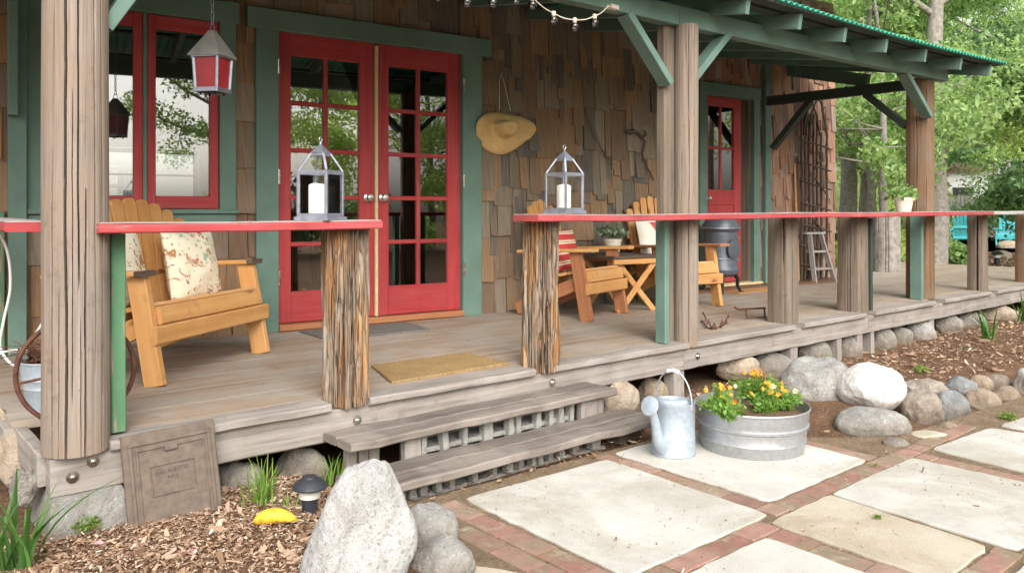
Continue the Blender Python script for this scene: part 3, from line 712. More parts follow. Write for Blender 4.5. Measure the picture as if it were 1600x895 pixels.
# --- interior furniture seen through the glass
for (u, z, w_, h_) in ((3.05, 1.78, .3, .36), (3.5, 1.8, .24, .3)):
    p = thing('wall_picture', 'pale framed print hanging inside the right door' if u < 3.2 else 'narrower framed print beside the first one inside', 'picture', hw(u, 8.96, z), -WS)
    mb = MB(); 
    for a in ((-w_ / 2, -.03, -h_ / 2, -w_ / 2 + .03, 0, h_ / 2), (w_ / 2 - .03, -.03, -h_ / 2, w_ / 2, 0, h_ / 2), (-w_ / 2 + .03, -.03, -h_ / 2, w_ / 2 - .03, 0, -h_ / 2 + .03), (-w_ / 2 + .03, -.03, h_ / 2 - .03, w_ / 2 - .03, 0, h_ / 2)): mb.box(a[:3], a[3:], .003)
    build('picture_frame', mb, M['dark'], p, world=False)
    mb = MB(); mb.box((-w_ / 2 + .03, -.012, -h_ / 2 + .03), (w_ / 2 - .03, -.004, h_ / 2 - .03), 0); build('print', mb, M['paper'], p, world=False)
for i, (u, w_, r) in enumerate(((2.95, 7.0, .3), (2.2, 7.3, -.4))):
    p = thing('ladderback_chair', ['dark ladderback chair inside the right french door', 'dark ladderback chair inside the left french door'][i], 'chair', hw(u, w_, D + .028), r)
    mb = MB(); mb.box((-.22, -.2, .43), (.22, .22, .46), .008); build('seat', mb, M['dark'], p, world=False)
    for x in (-.19, .19):
        mb = MB(); mb.board((x, -.17, 0), (x, -.17, .43), .04, .04, (0, 1, 0)); build('leg', mb, M['dark'], p, world=False)
        mb = MB(); mb.board((x, .2, 0), (x, .24, 1.05), .04, .04, (0, 1, 0)); build('leg', mb, M['dark'], p, world=False)
    mb = MB()
    for x in (-.1, 0, .1): mb.board((x, .21, .5), (x, .235, .98), .05, .015, (0, 1, 0))
    mb.box((-.2, .22, .96), (.2, .25, 1.04), .004); build('backrest', mb, M['dark'], p, world=False)

# ------------------------------------------------------------------ porch deck
random.seed(5)
deck = thing('porch_deck', 'weathered grey timber porch deck running along the house', 'deck')
mb = MB(); y = 3.345
def wall_y(x):   # house wall in porch axes
    return (W1 - .0 if x < 6.25 else W2) / math.cos(WS) - x * math.tan(WS)
while y < 6.0:
    w_ = .14
    x0 = .69 if y < 3.72 else .565
    xe = 13.4 if y < 4.3 else 13.4
    yc = y + w_ / 2; xm = (W1 / math.cos(WS) - yc) / math.tan(WS) + .25       # board stops inside the wall
    stops = [x0]; 
    while stops[-1] < xe - .3: stops.append(min(xe, stops[-1] + random.uniform(2.4, 4.2)))
    for a, b in zip(stops, stops[1:]):
        mb.board((a + .002, yc, DK_ := D - .018 + random.uniform(-.0004, .0004)), (b - .002, yc, DK_), w_ - .0012, .036, (0, 0, 1), .0012, seg=max(2, int((b - a) / .25)), jit=.0005)
    y += w_
build('decking', mb, M['deck'], deck)
gaps = [(.79, 1.69), (1.87, 2.885), (3.015, 4.19), (4.255, 5.44), (5.555, 6.53), (6.68, 7.85), (8.05, 9.2), (9.36, 10.6), (10.8, 13.4)]
for a, b in gaps:
    mb = MB(); mb.board((a + .006, 3.283, D - .018), (b - .006, 3.283, D - .018), .15, .036, (0, 0, 1), .006, seg=max(4, int((b - a) / .06)), jit=.0032)
    build('edge_board', mb, M['grey'], deck)
for a, b in ((.605, 4.16), (4.163, 6.60), (6.603, 13.4)):
    mb = MB(); mb.board((a, 3.272, .232), (b, 3.272, .232), .07, .138, (0, 0, 1), .006, seg=int((b - a) / .08), jit=.004); build('fascia_beam', mb, M['grey'], deck)
mb = MB(); mb.board((.60, 3.31, .25), (.60, 5.9, .25), .045, .12, (0, 0, 1), .005, seg=20, jit=.003); build('rim_joist', mb, M['grey'], deck)
mb = MB(); mb.board((.555, 3.74, .30), (.555, 5.9, .30), .035, .035, (0, 0, 1), .004, seg=20, jit=.003); build('rim_joist', mb, M['grey'], deck)
for px, py in ((145, 720), (113, 745), (558, 656), (863, 597), (1090, 556)):
    p = atY(px, py, 3.233); mb = MB(); Rm = Matrix.Rotation(rad(90), 3, 'X')
    mb.lathe([(0, 0), (.021, 0), (.021, .003), (.009, .004)], 18, p, Rm); mb.lathe([(.009, .003), (.009, .012), (.006, .014), (0, .014)], 6, p, Rm); build('bolt', mb, M['steel'], deck, smooth=40)
for px, py, w_ in ((1053, 600, .10), (1233, 556, .09), (1304, 548, .07), (1336, 535, .08), (1356, 532, .05), (1449, 520, .09)):
    p = atY(px, py, 3.29); mb = MB(); mb.board((p.x, p.y, -.02), (p.x, p.y, .165), w_, .09, (0, 1, 0), .006, seg=4, jit=.004); build('support_leg', mb, M['grey'], deck)

# ------------------------------------------------------------------ steps
st = thing('porch_steps', 'two grey timber step treads on pierced concrete blocks', 'steps', (1.6, 2.8, 0))
def tread(x0, x1, y0, y1, z, m=M['tread']):
    mb = MB(); h = (y1 - y0) / 2
    for i in range(2):
        yy = y0 + h * i; mb.board((x0, yy + h / 2, z - .018), (x1, yy + h / 2, z - .018), h - (.004), .037, (0, 0, 1), .006, seg=34, jit=.006)
    build('tread', mb, m, st)
tread(1.655, 3.27, 2.985, 3.232, .215); tread(1.60, 3.36, 2.745, 3.02, .092)
def blocks(x0, x1, y, z0, z1, seed, name='pierced_block'):   # short webs standing in front of a shadowed back wall
    rs = random.Random(seed); x = x0
    while x < x1:
        L = min(.39, x1 - x); mb = MB(); xx = x + .016
        while xx < x + L - .01:
            hw_ = rs.uniform(.012, .019); tl = rs.uniform(-.006, .006); mb.board((xx, y + .03 + rs.uniform(-.012, .012), z0), (xx + tl, y + .03, z1), hw_ * 2, .045, (0, 1, 0), .004, seg=5, jit=.005); xx += rs.choice((.062, .075, .10, .12))
        mb.box((x, y + .17, z0), (x + L - .01, y + .19, z1), .004); mb.box((x, y + .03, z1 - .10), (x + L - .01, y + .165, z1 - .076), .004)
        build(name, mb, M['block'], st); x += L
blocks(2.04, 3.02, 3.035, -.01, .178, 3); blocks(1.78, 3.05, 2.83, -.015, .055, 5)
def sideboard(x0, x1, y, z0, z1, m=M['tread']):
    mb = MB(); mb.box((x0, y, z0), (x1, y + .04, z1), .004, seg=6, jit=.003); build('riser_board', mb, m, st)
sideboard(1.945, 2.03, 3.026, -.01, .178, M['grey']); sideboard(3.04, 3.21, 3.03, -.01, .178, M['grey'])
for x, w_ in ((1.70, .05), (1.76, .045), (1.81, .05)):
    mb = MB(); mb.box((x, 3.10, -.01), (x + w_, 3.14, .178), .004, seg=4, jit=.004); build('riser_board', mb, M['tread'], st)
for x0, x1 in ((1.70, 1.80), (1.60, 1.69)): sideboard(x0, x1, 2.80, -.01, .054, M['grey'])
mb = MB(); mb.box((3.08, 2.80, -.01), (3.25, 2.86, .054), .004, seg=4, jit=.006); build('riser_board', mb, M['darkwood'], st)

# ------------------------------------------------------------------ posts
def log(mb, c, z0, z1, r0, r1, seed, style, cracks=(), n=96, rows=44, oval=1.0, square=0.0):
    rs = random.Random(seed); o1, o2 = rs.random() * 90, rs.random() * 90; b0 = len(mb.v)
    for i in range(rows + 1):
        t = i / rows; z = z0 + (z1 - z0) * t; r = r0 + (r1 - r0) * t
        for k in range(n):
            a = 2 * math.pi * k / n; ca, sa = math.cos(a), math.sin(a); rr = r
            if square: rr *= 1 + square * (1 / max(abs(ca), abs(sa)) - 1)
            if style == 'bark':
                rr *= 1 + .11 * noise.noise(V((ca * 1.4, sa * 1.4, z * 2.2 + o1)))
                rg = abs(noise.noise(V((ca * 4.2 + o2, sa * 4.2, z * .9)))); rg2 = abs(noise.noise(V((ca * 10, sa * 10 + o1, z * 1.6)))); rg3 = noise.noise(V((ca * 22 + o1, sa * 22, z * 3)))
                rr += .055 * min(rg, .4) + .026 * rg2 + .006 * rg3 - .022
                kn = noise.noise(V((ca * 2.0 + o1, sa * 2.0, z * 5 + o2))); rr += .02 * max(0, kn - .42)
            else:
                rr *= 1 + .03 * noise.noise(V((ca, sa, z * .8 + o1))); rr += .0014 * noise.noise(V((ca * 10 + o2, sa * 10, z * 1.0))) + .0005 * noise.noise(V((ca * 30, sa * 30 + o2, z * 3)))
            for (ang, wd, dp, za, zb) in cracks:
                if za <= z <= zb:
                    aa = ang + .05 * noise.noise(V((ang * 7, z * 1.7, o1))) + .015 * noise.noise(V((ang * 5, z * 9, o2)))
                    d = abs((a - aa + math.pi) % (2 * math.pi) - math.pi); e = min(1, (z - za) * 6 + .2, (zb - z) * 6 + .2)
                    if d < wd: rr -= dp * e * (1 - d / wd) ** .6
            mb.v.append(V((c[0] + rr * ca, c[1] + rr * sa * oval, z)))
    per = 2 * math.pi * r0
    for i in range(rows):
        for k in range(n):
            k2 = (k + 1) % n; a = b0 + i * n; u0 = o1 + z0 + (z1 - z0) * i / rows; u1 = o1 + z0 + (z1 - z0) * (i + 1) / rows; v0, v1 = per * k / n, per * (k + 1) / n
            mb.face((a + k, a + k2, a + n + k2, a + n + k), [(u0, v0), (u0, v1), (u1, v1), (u1, v0)])
    for i, fl in ((0, True), (rows, False)):
        ix = [b0 + i * n + k for k in range(n)]; uv = [(mb.v[q].x * .3, mb.v[q].y) for q in ix]
        mb.face(ix[::-1] if fl else ix, uv[::-1] if fl else uv)
    return mb
def dirang(x, y): return math.atan2(-y, -x)              # angle facing the camera
# big left post
p = thing('porch_post', 'thick weathered grey round post with long cracks, nearest the camera', 'post', (.70, 3.285, .305))
fa = dirang(.70, 3.285)
mb = MB(); log(mb, (.698, 3.292), .306, 2.42, .113, .106, 2, 's', [(fa - .28, .042, .06, .3, 2.4), (fa + .30, .034, .05, .3, 1.25), (fa + .08, .026, .036, .9, 2.4), (fa - .72, .026, .036, .3, 1.4), (fa + .85, .034, .045, .3, 2.4), (fa + .58, .024, .03, .6, 2.0), (fa - .5, .014, .022, .3, .9), (fa + .16, .012, .018, .3, .8), (fa - .1, .012, .016, .5, 1.6), (fa + 1.1, .02, .03, .3, 2.2)], n=900, rows=100); build('trunk', mb, M['post'], p, smooth=60)
mb = MB(); mb.board((.845, 3.345, D + .01), (.845, 3.345, 1.09), .052, .10, (0, 1, 0), .004, seg=14, jit=.002); o = build('board', mb, M['greenworn'], p); o['label'] = 'green board with peeling paint'
def xz_brace(mb, x0, z0, x1, z1, y, w, t): mb.board((x0, y, z0), (x1, y, z1), w, t, (0, 1, 0), .004)
# mid post
p = thing('porch_post', 'round weathered post backed by a squared timber in the middle of the porch', 'post', (4.16, 3.29, D))
fa = dirang(4.2, 3.3); mb = MB(); log(mb, (4.25, 3.285), D - .03, 2.37, .077, .076, 7, 's', [(fa + .2, .04, .014, .3, 2.4), (fa - .4, .03, .012, .3, 1.6), (fa + .7, .03, .01, 1.0, 2.4)], n=220, rows=70); build('trunk', mb, M['post'], p, smooth=60)
mb = MB(); mb.board((4.165, 3.375, D), (4.165, 3.375, 2.375), .125, .08, (0, 1, 0), .012, seg=16, jit=.003); build('backing_post', mb, M['post2'], p)
mb = MB(); mb.board((4.06, 3.325, D + .004), (4.06, 3.325, 1.12), .044, .08, (0, 1, 0), .004); build('board', mb, M['green'], p)
mb = MB(); mb.board((4.345, 3.36, D + .004), (4.345, 3.36, 1.12), .02, .08, (0, 1, 0), .004); build('board', mb, M['green'], p)
# right post
p = thing('porch_post', 'smooth brown post at the far right corner of the porch roof', 'post', (8.02, 3.42, D))
fa = dirang(8, 3.4); mb = MB(); log(mb, (8.055, 3.44), D, 2.44, .118, .114, 9, 's', [(fa - .3, .03, .012, .3, 2.3), (fa + .4, .03, .01, .9, 2.4)], n=200, rows=60, square=.35); build('trunk', mb, M['postbrown'], p, smooth=60)
mb = MB(); mb.board((7.885, 3.40, D + .004), (7.885, 3.40, 1.12), .05, .11, (0, 1, 0), .004); build('board', mb, M['green'], p)
# rail posts
def railpost(cx, cy, r, z0, z1, seed, style, m, lab, sq=0.0, cracks=None, oval=1.0):
    mb = MB(); fa = dirang(cx, cy); rs = random.Random(seed)
    cr = cracks if cracks is not None else [(fa + rs.uniform(-.8, .8), rs.uniform(.03, .05), rs.uniform(.012, .02), z0 - 1, z1 + 1) for _ in range(3)]
    log(mb, (cx, cy), z0, z1, r * 1.04, r, seed, style, cr if style != 'bark' else [(fa + .35, .05, .03, -1, 3)], n=260 if style == 'bark' else 160, rows=90 if style == 'bark' else 40, square=sq, oval=oval)
    return single('rail_post', mb, m, lab, 'post', origin=(cx, cy, D), smooth=70)
a = atY(540, 500, 3.30); railpost(a.x, 3.30, .098, D - .03, 1.098, 41, 'bark', M['bark'], 'shaggy bark log holding up the end of the left rail')
a = atY(844, 480, 3.29); railpost(a.x, 3.29, .092, D - .03, 1.118, 57, 'bark', M['bark'], 'shaggy bark log holding up the near end of the long rail')
railpost(5.53, 3.37, .088, D - .03, 1.118, 61, 's', M['post2'], 'squarish cracked rail post with a long dark split, right of the middle post', .6, [(dirang(5.5, 3.4) + .02, .045, .03, .75, 3), (dirang(5.5, 3.4) + .8, .03, .015, 0, 3)])
railpost(6.60, 3.37, .102, D - .03, 1.118, 62, 's', M['post2'], 'broad rail post with a dark strip on its right side, beside the stepladder', .5)
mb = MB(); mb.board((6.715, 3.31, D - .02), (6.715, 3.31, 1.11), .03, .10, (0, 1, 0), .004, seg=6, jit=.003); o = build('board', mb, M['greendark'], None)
bp = [x for x in bpy.data.objects if x.name.startswith('rail_post')][-1]; o.data.transform(Matrix.Translation(-bp.location)); o.parent = bp
railpost(9.29, 3.38, .088, D - .03, 1.118, 63, 's', M['post2'], 'split rail post right of the brown corner post', .4, [(dirang(9.3, 3.4) - .05, .09, .05, 0, 3)])
railpost(10.78, 3.40, .10, D - .03, 1.12, 64, 's', M['postbrown'], 'last rail post, cut off by the right edge of the view', .4)
a = atz(1399, 425, D); railpost(a.x, a.y + .12, .175, D - .03, 1.11, 66, 's', M['barkgrey'], 'stout log post at the back edge of the deck left of the corner post')

# ------------------------------------------------------------------ handrails
def rail(name, lab, pts, wd, th=.034):
    t = thing(name, lab, 'handrail', pts[0])
    mb = MB()
    for a, b in zip(pts, pts[1:]): mb.board(a, b, wd, th, (0, 0, 1), .005, seg=max(3, int((V(b) - V(a)).length / .1)), jit=.0025)
    build('rail', mb, M['railred'], t)
    mb = MB()
    for a, b in zip(pts, pts[1:]):
        q = V((0, 0, th / 2 + .0025)); d = (V(b) - V(a)).normalized()
        mb.board(V(a) + q + d * .006, V(b) + q - d * .006, wd - .006, .004, (0, 0, 1), .001, seg=max(3, int((V(b) - V(a)).length / .1)), jit=.0008)
    build('worn_top', mb, M['railtop'], t); return t
rail('handrail', 'short red handrail left of the steps carrying a lantern', [(.742, 3.245, 1.113), (1.3, 3.247, 1.110), (1.905, 3.245, 1.114)], .19)
rail('handrail', 'long red handrail running right along the porch edge', [(2.795, 3.20, 1.137), (3.5, 3.20, 1.132), (4.3, 3.203, 1.134), (5.5, 3.205, 1.141), (6.6, 3.21, 1.138), (7.8, 3.212, 1.144), (9.0, 3.22, 1.147)], .20)
rt_ = [o for o in bpy.data.objects if o.get('label', '').startswith('long red handrail')][0]; mb = MB(); mb.board((9.003, 3.22, 1.1475), (13.2, 3.22, 1.153), .20, .036, (0, 0, 1), .005, seg=40, jit=.003); o = build('rail', mb, M['railtop'], rt_); o['label'] = 'bare weathered grey end of the rail'
rail('handrail', 'red handrail turning back to the house at the far left', [(.56, 3.36, 1.118), (.50, 5.45, 1.135)], .15)

# ------------------------------------------------------------------ porch roof
roof = thing('porch_roof', 'low porch roof of corrugated sheeting on green rafters and beam', 'roof')
def zr(y): return 2.545 + (y - 2.93) * .16
mb = MB(); x0, x1, pit = -1.4, 8.80, .068; k = int((x1 - x0) / pit * 8)
sag = lambda x: .05 * ((x - 5.6) / 3.0) ** 2 if x > 5.6 else 0.012 * (5.6 - x)
ys_ = (2.93, 3.6, 4.4, 5.2, 6.6)
for y in ys_:
    for i in range(k + 1):
        x = x0 + (x1 - x0) * i / k; mb.v.append(V((x, y, zr(y) + sag(x) + .0095 * math.sin(2 * math.pi * x / pit))))
for j in range(len(ys_) - 1):
    for i in range(k): a = j * (k + 1) + i; mb.face((a, a + 1, a + k + 2, a + k + 1))
o = build('roof_sheet', mb, M['roofgreen'], roof, smooth=180); md = o.modifiers.new('thick', 'SOLIDIFY'); md.thickness = .007; md.offset = 1
mb = MB(); 
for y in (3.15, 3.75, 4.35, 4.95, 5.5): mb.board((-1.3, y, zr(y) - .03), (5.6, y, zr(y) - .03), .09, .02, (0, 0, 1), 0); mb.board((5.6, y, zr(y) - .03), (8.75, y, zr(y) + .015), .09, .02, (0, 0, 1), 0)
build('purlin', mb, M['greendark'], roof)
mb = MB()
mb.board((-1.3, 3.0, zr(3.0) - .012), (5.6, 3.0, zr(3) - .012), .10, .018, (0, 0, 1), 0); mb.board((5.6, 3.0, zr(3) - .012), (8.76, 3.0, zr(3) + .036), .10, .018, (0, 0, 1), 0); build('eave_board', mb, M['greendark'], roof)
rx = [-.6, .04, .68, 1.32, 1.96, 2.6, 3.24, 3.874, 4.516, 5.141, 5.761, 6.412, 7.128, 7.865, 8.55]
for x in rx:
    a = V((x, 3.0, zr(3.0) - .074 + sag(x) - .01)); y1 = wall_y(x) - .05 if x < 7.9 else 5.3; b = V((x, y1, zr(y1) - .074 + sag(x) - .01))
    mb = MB(); mb.board(a, b, .042, .105, (0, 0, 1), .003); build('rafter', mb, M['green'], roof)
mb = MB(); mb.board((-1.2, 3.325, 2.405), (4.175, 3.325, 2.425), .085, .125, (0, 0, 1), .004, seg=10, jit=.002); build('beam', mb, M['green'], roof)
mb = MB(); mb.board((4.178, 3.325, 2.425), (8.30, 3.325, 2.485), .085, .125, (0, 0, 1), .004, seg=10, jit=.002); build('beam', mb, M['green'], roof)
for (xa, za, xb, zb) in ((3.70, 2.37, 4.10, 1.985), (4.72, 2.38, 4.30, 2.0), (1.12, 2.36, .80, 1.86), (7.42, 2.42, 7.93, 2.06)):
    mb = MB(); xz_brace(mb, xa, za, xb, zb, 3.325, .05, .10); build('brace', mb, M['green'], roof)
# dark tie beam from corner post back to the wall with its two knees
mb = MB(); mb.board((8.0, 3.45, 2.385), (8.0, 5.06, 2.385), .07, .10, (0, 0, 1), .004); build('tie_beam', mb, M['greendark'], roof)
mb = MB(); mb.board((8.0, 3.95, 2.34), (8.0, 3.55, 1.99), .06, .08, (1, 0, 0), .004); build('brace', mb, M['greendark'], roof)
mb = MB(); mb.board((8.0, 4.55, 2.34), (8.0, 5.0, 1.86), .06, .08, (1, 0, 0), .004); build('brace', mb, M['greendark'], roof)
mb = MB(); mb.board((8.15, 4.0, 2.50), (8.6, 5.3, 2.84), .05, .13, (0, 0, 1), .004); build('hip_rafter', mb, M['green'], roof)

# ------------------------------------------------------------------ furniture
def cushion(mb, c, w, h, T, yaw, pitch, n=22):
    Mx = Matrix.Translation(V(c)) @ Matrix.Rotation(yaw, 4, 'Z') @ Matrix.Rotation(pitch, 4, 'X'); b0 = len(mb.v); s_ = random.random() * 30
    for sg in (-1, 1):
        for i in range(n + 1):
            for j in range(n + 1):
                u, v = 2 * i / n - 1, 2 * j / n - 1
                e = max(0, 1 - abs(u) ** 2.6) ** .5 * max(0, 1 - abs(v) ** 2.6) ** .5
                px_ = u * w / 2 * (1 - .07 * (1 - abs(u)) * 0 - .06 * (1 - v * v)); pz = v * h / 2 * (1 - .06 * (1 - u * u))
                y = sg * (T / 2 * e * (1 + .2 * noise.noise(V((u * 1.7 + s_, v * 1.7, sg)))) + .0)
                mb.v.append(Mx @ V((px_, y, pz)))
    m = (n + 1) ** 2
    for sgi in (0, 1):
        for i in range(n):
            for j in range(n):
                a = b0 + sgi * m + i * (n + 1) + j; ids = (a, a + n + 1, a + n + 2, a + 1)
                uv = [(i / n, j / n), ((i + 1) / n, j / n), ((i + 1) / n, (j + 1) / n), (i / n, (j + 1) / n)]
                mb.face(ids if sgi == 0 else ids[::-1], uv if sgi == 0 else uv[::-1])
    return mb
def adirondack(name, lab, cat, loc, rz, w, ns, mats, group=None, back_top=.90, rec=.14, arm_end=None, y0=.47, af=-.13):
    t = thing(name, lab, cat, loc, rz, group)
    legm, seatm, backm, armm = mats; h = w / 2
    B = lambda nm, mb, m: build(nm, mb, m, t, world=False)
    for s in (-1, 1):
        mb = MB(); mb.board((s * h, -.055, 0), (s * h, .045, .525), .038, .105, (0, 1, 0), .004); B('leg', mb, legm)
        mb = MB(); mb.board((s * (h - .045), .0, .30), (s * (h - .045), .62, .05), .034, .10, (0, 0, 1), .004); B('leg', mb, legm)
        mb = MB(); a0, a1 = V((s * (h + .01), af, .54)), V((s * (h + .01), .55, .515)); mb.board(a0, a1, .11, .026, (0, 0, 1), .006); o = B('armrest', mb, armm)
        if arm_end:
            mb = MB(); mb.board(a0 - V((0, .004, 0)), a0 + V((0, .035, -.0017)), .113, .029, (0, 0, 1), .006); build('worn_end', mb, arm_end, o, world=False)
    mb = MB(); mb.board((-h - .03, -.072, .245), (h + .03, -.072, .245), .03, .088, (0, 0, 1), .006); B('apron', mb, seatm)
    mb = MB(); mb.board((-h + .022, -.055, .335), (h - .022, -.055, .335), .03, .088, (0, .22, 1), .006)
    for i in range(6):
        y = .01 + i * .085; z = .378 - i * .017; mb.board((-h + .022, y, z), (h - .022, y, z), .078, .022, (0, .2, 1), .005)
    B('seat', mb, seatm)
    tot = w - .06; pitch = tot / ns; z0, y1 = .24, y0 + rec
    for i in range(ns):
        c = (i - (ns - 1) / 2) / ((ns - 1) / 2); xb = c * (tot - pitch) / 2 * .86; xt = c * (tot - pitch) / 2 * 1.06
        L = back_top - .115 * c * c
        zt = L; bot = V((xb, y0, z0)); top = V((xt, y1 + (zt - .9) * .15, zt)); d = (top - bot); ln = d.length; d.normalize()
        xd = V((1, 0, 0)); xd = (xd - d * xd.dot(d)).normalized(); nd = xd.cross(d)
        Mx = Matrix(((xd.x, d.x, nd.x, bot.x), (xd.y, d.y, nd.y, bot.y), (xd.z, d.z, nd.z, bot.z), (0, 0, 0, 1)))
        hw_ = pitch * .43; hb_ = hw_ * .86; rr = hw_ * .75
        poly = [(-hb_, 0), (hb_, 0), (hw_, ln - rr)] + [(hw_ - rr + rr * math.cos(a), ln - rr + rr * math.sin(a)) for a in (rad(25), rad(50), rad(75))] + [(-hw_ + rr + rr * math.cos(a), ln - rr + rr * math.sin(a)) for a in (rad(105), rad(130), rad(155))] + [(-hw_, ln - rr)]
        mb = MB(); mb.prism(poly, .02, Mx); B('back_slat', mb, backm)
    for z in (.30, .62):
        y = y0 + (z - z0) / (back_top - z0) * rec + .028; mb = MB(); mb.board((-h + .03, y, z), (h - .03, y, z), .025, .07, (0, 0, 1), .004); B('back_rail', mb, legm)
    mb = MB(); mb.board((-h - .03, y0 + .05, .50), (h + .03, y0 + .05, .50), .05, .025, (0, 0, 1), .004); B('back_rail', mb, legm)
    return t
pn = M['pine']
aL, aR = atz(243, 603, D), atz(408, 551, D); bc = (aL + aR) / 2; brz = math.atan2(aR.y - aL.y, aR.x - aL.x); bw = (aR - aL).length
BX = Matrix.Translation(V((bc.x, bc.y, D))) @ Matrix.Rotation(brz, 4, 'Z') @ Matrix.Translation(V((0, .055, 0)))
bp_ = BX.translation
adirondack('garden_bench', 'oiled pine slat back bench under the window with flowery cushions', 'bench', bp_, brz, bw, 9, (pn, pn, pn, pn), rec=.12, back_top=.91, arm_end=M['darkwood'], y0=.36, af=-.02)
for (x, y, z, s_, yw, pt, lab, sd) in ((.27, .27, .525, .42, -.08, -.2, 'cream cowboy print cushion at the right side of the pine bench', 1), (-.34, .26, .54, .42, .15, -.2, 'cream print cushion mostly hidden behind the big left post', 2)):
    random.seed(sd); mb = MB(); q = BX @ V((x, y, z)); cushion(mb, q, s_, s_, .15, brz + yw, pt); o = single('cushion', mb, M['floral'], lab, 'cushion', origin=q, smooth=180)
    for uv in o.data.uv_layers[0].data: uv.uv = (uv.uv[0] + sd * .37, uv.uv[1])
def chairat(c, rz, w): return Matrix.Translation(V((*c, D))) @ Matrix.Rotation(rz, 4, 'Z') @ Matrix.Translation(V((0, .055, 0)))
c1 = (4.70, 4.42); r1 = rad(15); X1 = chairat(c1, r1, .58)
adirondack('armchair', 'slat back wooden armchair with red striped cushion behind the bark log', 'armchair', X1.translation, r1, .58, 7, (M['pinered'], pn, pn, pn), rec=.12, back_top=.93, y0=.44)
c2 = (5.70, 4.35); r2 = rad(-12); X2 = chairat(c2, r2, .6)
adirondack('armchair', 'slat back wooden armchair behind the middle post with pale cushion', 'armchair', X2.translation, r2, .6, 7, (pn, pn, pn, M['pinered']), rec=.10, back_top=.97, y0=.42)
random.seed(9); mb = MB(); q = X1 @ V((-.03, .30, .525)); cushion(mb, q, .36, .34, .12, r1, -.25); single('cushion', mb, M['stripe'], 'red and cream striped cushion on the chair behind the bark log', 'cushion', origin=q, smooth=180)
mb = MB(); q = X2 @ V((-.09, .29, .58)); cushion(mb, q, .44, .44, .13, r2, -.28); single('cushion', mb, M['emblem'], 'pale cushion with a red motif on the chair behind the middle post', 'cushion', origin=q, smooth=180)
# side table
tb = thing('side_table', 'small folding table with crossed legs between the two armchairs', 'table', (5.19, 4.72, D), rad(-8))
mb = MB()
for i in range(5): mb.board((-.28, -.22 + i * .11, .455), (.28, -.22 + i * .11, .455), .1, .022, (0, 0, 1), .005)
build('tabletop', mb, M['darkwood'], tb, world=False)
for y in (-.25, .25):
    mb = MB(); mb.board((-.27, y, .42), (.27, y, .42), .022, .045, (0, 0, 1), .004); build('apron', mb, pn, tb, world=False)
    for s in (-1, 1):
        mb = MB(); mb.board((s * .2, y * .88 + .012 * s, 0), (-s * .2, y * .88 + .012 * s, .42), .022, .05, (0, 1, 0), .004, roll=rad(90)); build('leg', mb, pn, tb, world=False)
def leaf_cloud(mb, cs, n, size, seed, sq=1.0, long=1.6, up=.3):
    rs = random.Random(seed)
    for _ in range(n):
        c, r = rs.choice(cs); c = V(c)
        d = V((rs.gauss(0, 1), rs.gauss(0, 1), rs.gauss(0, 1) * sq)).normalized() * r * rs.random() ** .45; d.z *= sq
        p = c + d; nn = V((rs.gauss(0, 1), rs.gauss(0, 1), rs.gauss(0, 1) + up)).normalized(); a = nn.orthogonal().normalized(); a = Matrix.Rotation(rs.random() * 6.28, 3, nn) @ a; b = nn.cross(a)
        s_ = size * rs.uniform(.6, 1.3); b0 = len(mb.v)
        mb.v += [p - a * s_ * long * .5, p + b * s_ * .5 + nn * s_ * .12, p + a * s_ * long * .5, p - b * s_ * .5 + nn * s_ * .12]; mb.face((b0, b0 + 1, b0 + 2, b0 + 3))
    return mb
# potted plant on side table
q = atY(957, 384, 4.76); t = thing('potted_plant', 'sage green plant in a small pot on the side table', 'plant', (q.x, q.y, D + .467))
mb = MB(); mb.lathe([(.0, 0), (.055, 0), (.075, .11), (.08, .11), (.08, .13), (.07, .13), (.066, .115), (0, .115)], 24); build('pot', mb, M['clay'], t, world=False, smooth=40)
mb = MB(); leaf_cloud(mb, [((.07 * math.cos(a), .07 * math.sin(a), .19), .08) for a in range(6)] + [((0, 0, .22), .09)], 420, .03, 3, .7); build('foliage', mb, M['leafsage'], t, world=False, recalc=False)
# pot on the rail
q = atY(1412, 321, 3.215); t = thing('potted_plant', 'small plant in a cream pot on the long rail beside the corner post', 'plant', (q.x, q.y, 1.164))
mb = MB(); mb.lathe([(.0, 0), (.058, 0), (.078, .10), (.084, .10), (.084, .125), (.074, .125), (.07, .11), (0, .11)], 24); build('pot', mb, M['clay'], t, world=False, smooth=40)
mb = MB(); leaf_cloud(mb, [((.06 * math.cos(a), .06 * math.sin(a), .15), .07) for a in range(6)] + [((0, 0, .19), .07)], 420, .026, 4, .8); build('foliage', mb, M['leaf1'], t, world=False, recalc=False)
# stove
t = thing('wood_stove', 'grey pot bellied stove on curved black feet by the back door', 'stove', (6.98, 4.96, D))
mb = MB(); mb.lathe([(0, .17), (.13, .17), (.175, .2), (.185, .24), (.165, .28), (.17, .5), (.165, .62), (.19, .65), (.19, .68), (.15, .75), (.06, .78), (0, .78)], 40); build('body', mb, M['stove'], t, world=False, smooth=35)
mb = MB(); mb.lathe([(.172, .35), (.174, .352), (.174, .36), (.172, .362)], 40); mb.lathe([(.2, .655), (.2, .668), (.19, .67)], 40); build('trim_ring', mb, M['lead'], t, world=False, smooth=40)
for a in (40, 130, 220, 310):
    c, s = math.cos(rad(a)), math.sin(rad(a)); mb = MB(); mb.tube([(c * r, s * r, z) for r, z in ((.13, .2), (.17, .15), (.165, .08), (.19, .03), (.215, .008), (.23, .012))], [.024, .022, .018, .016, .014, .01], 8); build('leg', mb, M['darkiron'], t, world=False, smooth=40)
for z in (.34, .56):
    mb = MB(); a = rad(-75); p = V((math.cos(a) * .175, math.sin(a) * .175, z)); mb.box(p - V((.03, .012, .012)), p + V((.03, .012, .012)), .003); build('latch', mb, M['steel'], t, world=False)
